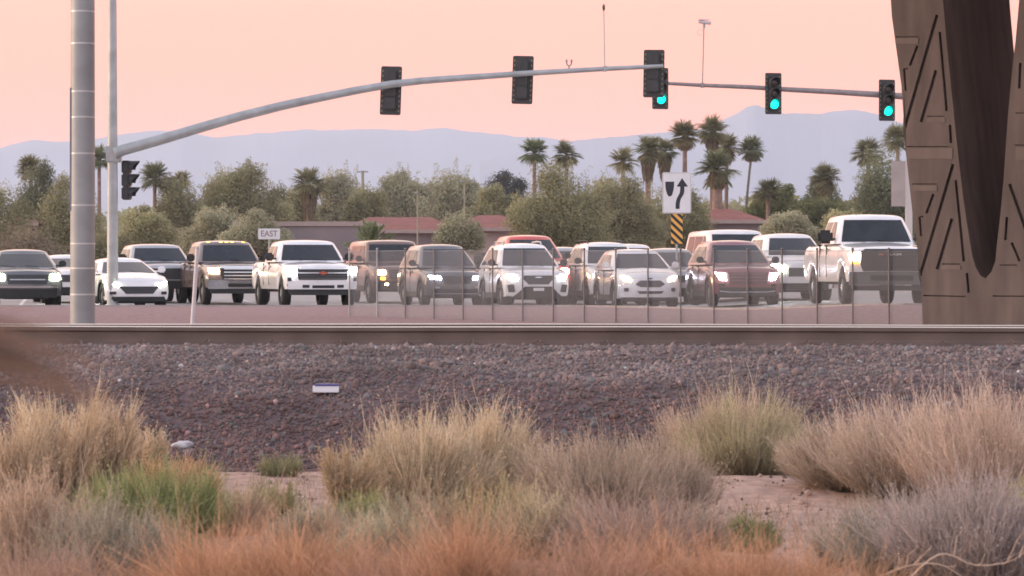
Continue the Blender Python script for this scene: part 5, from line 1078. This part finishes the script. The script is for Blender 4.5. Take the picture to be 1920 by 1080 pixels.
for a in [(1002, 287, 31, 240, 'leftmost palm of the pair above the large palo verde'), (1062, 291, 30, 240, 'right palm of the pair above the large palo verde'),
          (1168, 303, 29, 230, 'short palm at the left of the main palm cluster'), (1215, 284, 32, 232, 'bushy palm with a hanging brown skirt in the main cluster'), (1246, 285, 29, 236, 'second skirted palm just left of the bare trunked palm'),
          (1284, 256, 32, 230, 'palm with a bare pinkish trunk directly above the keep right sign'), (1335, 248, 33, 232, 'highest palm of all, right of the keep right sign'), (1362, 276, 30, 238, 'palm half hidden behind the highest one'),
          (1410, 281, 29, 236, 'slender palm with a thin leaning trunk right of the main cluster'), (1345, 318, 42, 205, 'thick trunked low palm in front of the highest one'),
          (290, 336, 34, 235, 'palm seen right of the side-on traffic light'), (186, 300, 30, 240, 'palm peeking between the two grey poles'), (58, 318, 30, 225, 'palm rising from the dark tree at far left'),
          (580, 346, 36, 225, 'palm with a brown skirt above the white pickup'), (340, 340, 22, 260, 'small palm behind the rounded olive tree'), (1628, 288, 32, 228, 'palm rising from the grey green tree near the pier'), (1683, 262, 32, 226, 'palm just left of the concrete pier'),
          (1548, 336, 32, 232, 'bushy palm behind the green tree above the tall white pickup'), (1440, 362, 30, 225, 'low palm over the dense green tree')]:
    px, yc, rp, D, lab = a
    kw = dict(skirt=0.0)
    if px in (1215, 1246, 580): kw = dict(skirt=1.3, thick=0.3)
    if px in (1335, 1362, 1548): kw = dict(skirt=0.5)
    if px == 1284: kw = dict(skirt=0.2, thick=0.26)
    if px == 1410: kw = dict(lean=0.75, thick=0.15, skirt=0.15, trunkm=mat('pale_palm_trunk', (0.20, 0.18, 0.15), rough=0.9, noise=0.3))
    if px == 1345: kw = dict(thick=0.5, skirt=0.25, n=46)
    palm(px, yc, rp, D, lab, **kw)
# low fan palm in front of the buildings
px, D = 692, 120; S = D/F; X0 = (px-960)*S; zg = float(ground_z(X0, D)); r_ = random.Random(5); o = thing('fan_palm', 'low spiky palm fronds behind the white pickup, left of the bronze SUV', 'palm', (X0, D, zg))
A = []; B = []; E = []; h0 = CZ+(HY-470)*S-zg; rr = np.random.default_rng(3)
for k in range(46):
    az = r_.uniform(0, 2*pi); el = radians(r_.uniform(5, 80)); L = 60*S*r_.uniform(0.75, 1.1); d = Vector((cos(el)*cos(az)*1.0, cos(el)*sin(az), sin(el))); c0 = Vector((0, 0, h0)); mid = c0+d*L*0.6+Vector((0, 0, 0.08)); tip = c0+d*L+Vector((0, 0, -L*0.28*cos(el)))
    A.append(c0); B.append(mid); E.append(tip)
    for j in range(14):
        t_ = 0.25+0.72*j/14; p = c0*(1-t_)**2+mid*2*t_*(1-t_)+tip*t_*t_; sd_ = d.cross(Vector((0, 0, 1))).normalized()
        for q in (-1, 1): A.append(p); e_ = p+(d*0.7+sd_*q*0.7+Vector((0, 0, -0.1)))*L*0.17; B.append((p+e_)/2); E.append(e_)
A, B, E = [np.array([v[:] for v in q]) for q in (A, B, E)]; cc = vary((0.22, 0.24, 0.13), len(A), rr, 0.35)
V, Q, cv = ribbons(A, B, E, 0.05, 0.015, cc, cc, 4, rr); np_mesh('crown', V, Q, LEAFM, o, col=cv)
bm = bmesh.new(); tube(bm, [(0, 0, 0), (0, 0, h0)], 0.22, 10); obj('trunk', bm, PALMB, o, 60)

# ------------------------------------------------------------ houses beyond
STUC = mat('mauve_stucco', (0.25, 0.205, 0.205), rough=0.9, noise=0.12, nscale=0.7); STUC2 = mat('pale_stucco', (0.38, 0.29, 0.26), rough=0.9, noise=0.1); TILE = mat('red_clay_tile', (0.24, 0.085, 0.07), rough=0.85, noise=0.25, nscale=1.5, bump=0.8, bscale=3); WIN = mat('house_window', (0.04, 0.04, 0.05), rough=0.2)
def house(x0, x1, yr, ye, D, label, flat=False, wallm=STUC):
    S = D/F; cxp = (x0+x1)/2; X0 = (cxp-960)*S; zg = float(ground_z(X0, D)); o = thing('house', label, 'house', (X0, D, zg)); hw = (x1-x0)*S/2; ze = CZ+(HY-ye)*S-zg; zr = CZ+(HY-yr)*S-zg
    bm = bmesh.new(); box(bm, (-hw, 0, -0.1), (hw, 8, ze)); wl = obj('wall', bm, wallm, o)
    bm = bmesh.new()
    if flat: box(bm, (-hw-0.1, -0.1, ze+0.003), (hw+0.1, 8.1, ze+0.22)); obj('parapet', bm, STUC2, o)
    else:
        e_ = 0.5; v = [bm.verts.new(q) for q in ((-hw-e_, -e_, ze+0.003), (hw+e_, -e_, ze+0.003), (hw+e_, 8+e_, ze+0.003), (-hw-e_, 8+e_, ze+0.003), (-hw+1.5, 4, zr), (hw-1.5, 4, zr))]
        for f_ in ((0, 1, 5, 4), (1, 2, 5), (2, 3, 4, 5), (3, 0, 4), (3, 2, 1, 0)): bm.faces.new([v[i_] for i_ in f_])
        rf = obj('roof', bm, TILE, o)
        bm = bmesh.new(); box(bm, (-hw-e_, -e_-0.06, ze-0.18), (hw+e_, -e_-0.003, ze+0.04)); obj('fascia', bm, STUC2, rf)
    for k in range(max(1, int(hw/3))):
        xk = -hw+1.8+k*(2*hw-3)/max(1, int(hw/3)); f_ = bmesh.new(); box(f_, (xk-0.65, -0.05, 1.0), (xk+0.65, -0.003, 2.2)); wf = obj('window', f_, STUC2, o); f_ = bmesh.new(); box(f_, (xk-0.55, -0.07, 1.1), (xk+0.55, -0.053, 2.1)); obj('pane', f_, WIN, wf)
    return o
house(440, 700, 420, 424, 150, 'flat roofed mauve building behind the EAST sign', True)
house(642, 850, 405, 432, 200, 'long red tiled roof behind the low fan palm')
house(850, 985, 401, 428, 192, 'second red tiled roof ending behind the palo verde', wallm=STUC2)
house(1305, 1425, 389, 414, 200, 'small house with a red tiled roof and pale fascia right of the keep right sign')
house(-40, 60, 404, 418, 200, 'pinkish roof of a house at the far left edge', wallm=STUC2)

# ------------------------------------------------------------ haze: one closed box
bm = bmesh.new(); box(bm, (-7000, -60, -12), (7000, 13000, 378))
HZ = bpy.data.materials.new('haze_air'); HZ.use_nodes = True; t = HZ.node_tree; t.nodes.remove(t.nodes['Principled BSDF'])
pv = N(t, 'ShaderNodeVolumePrincipled'); pv.inputs['Color'].default_value = (0.80, 0.90, 1.0, 1); pv.inputs['Density'].default_value = 0.00015; pv.inputs['Anisotropy'].default_value = 0.0
t.links.new(pv.outputs[0], t.nodes['Material Output'].inputs['Volume'])
o = obj('haze', bm, HZ); tag(o, 'thin pale haze filling the air over the whole scene', 'haze', kind='stuff')
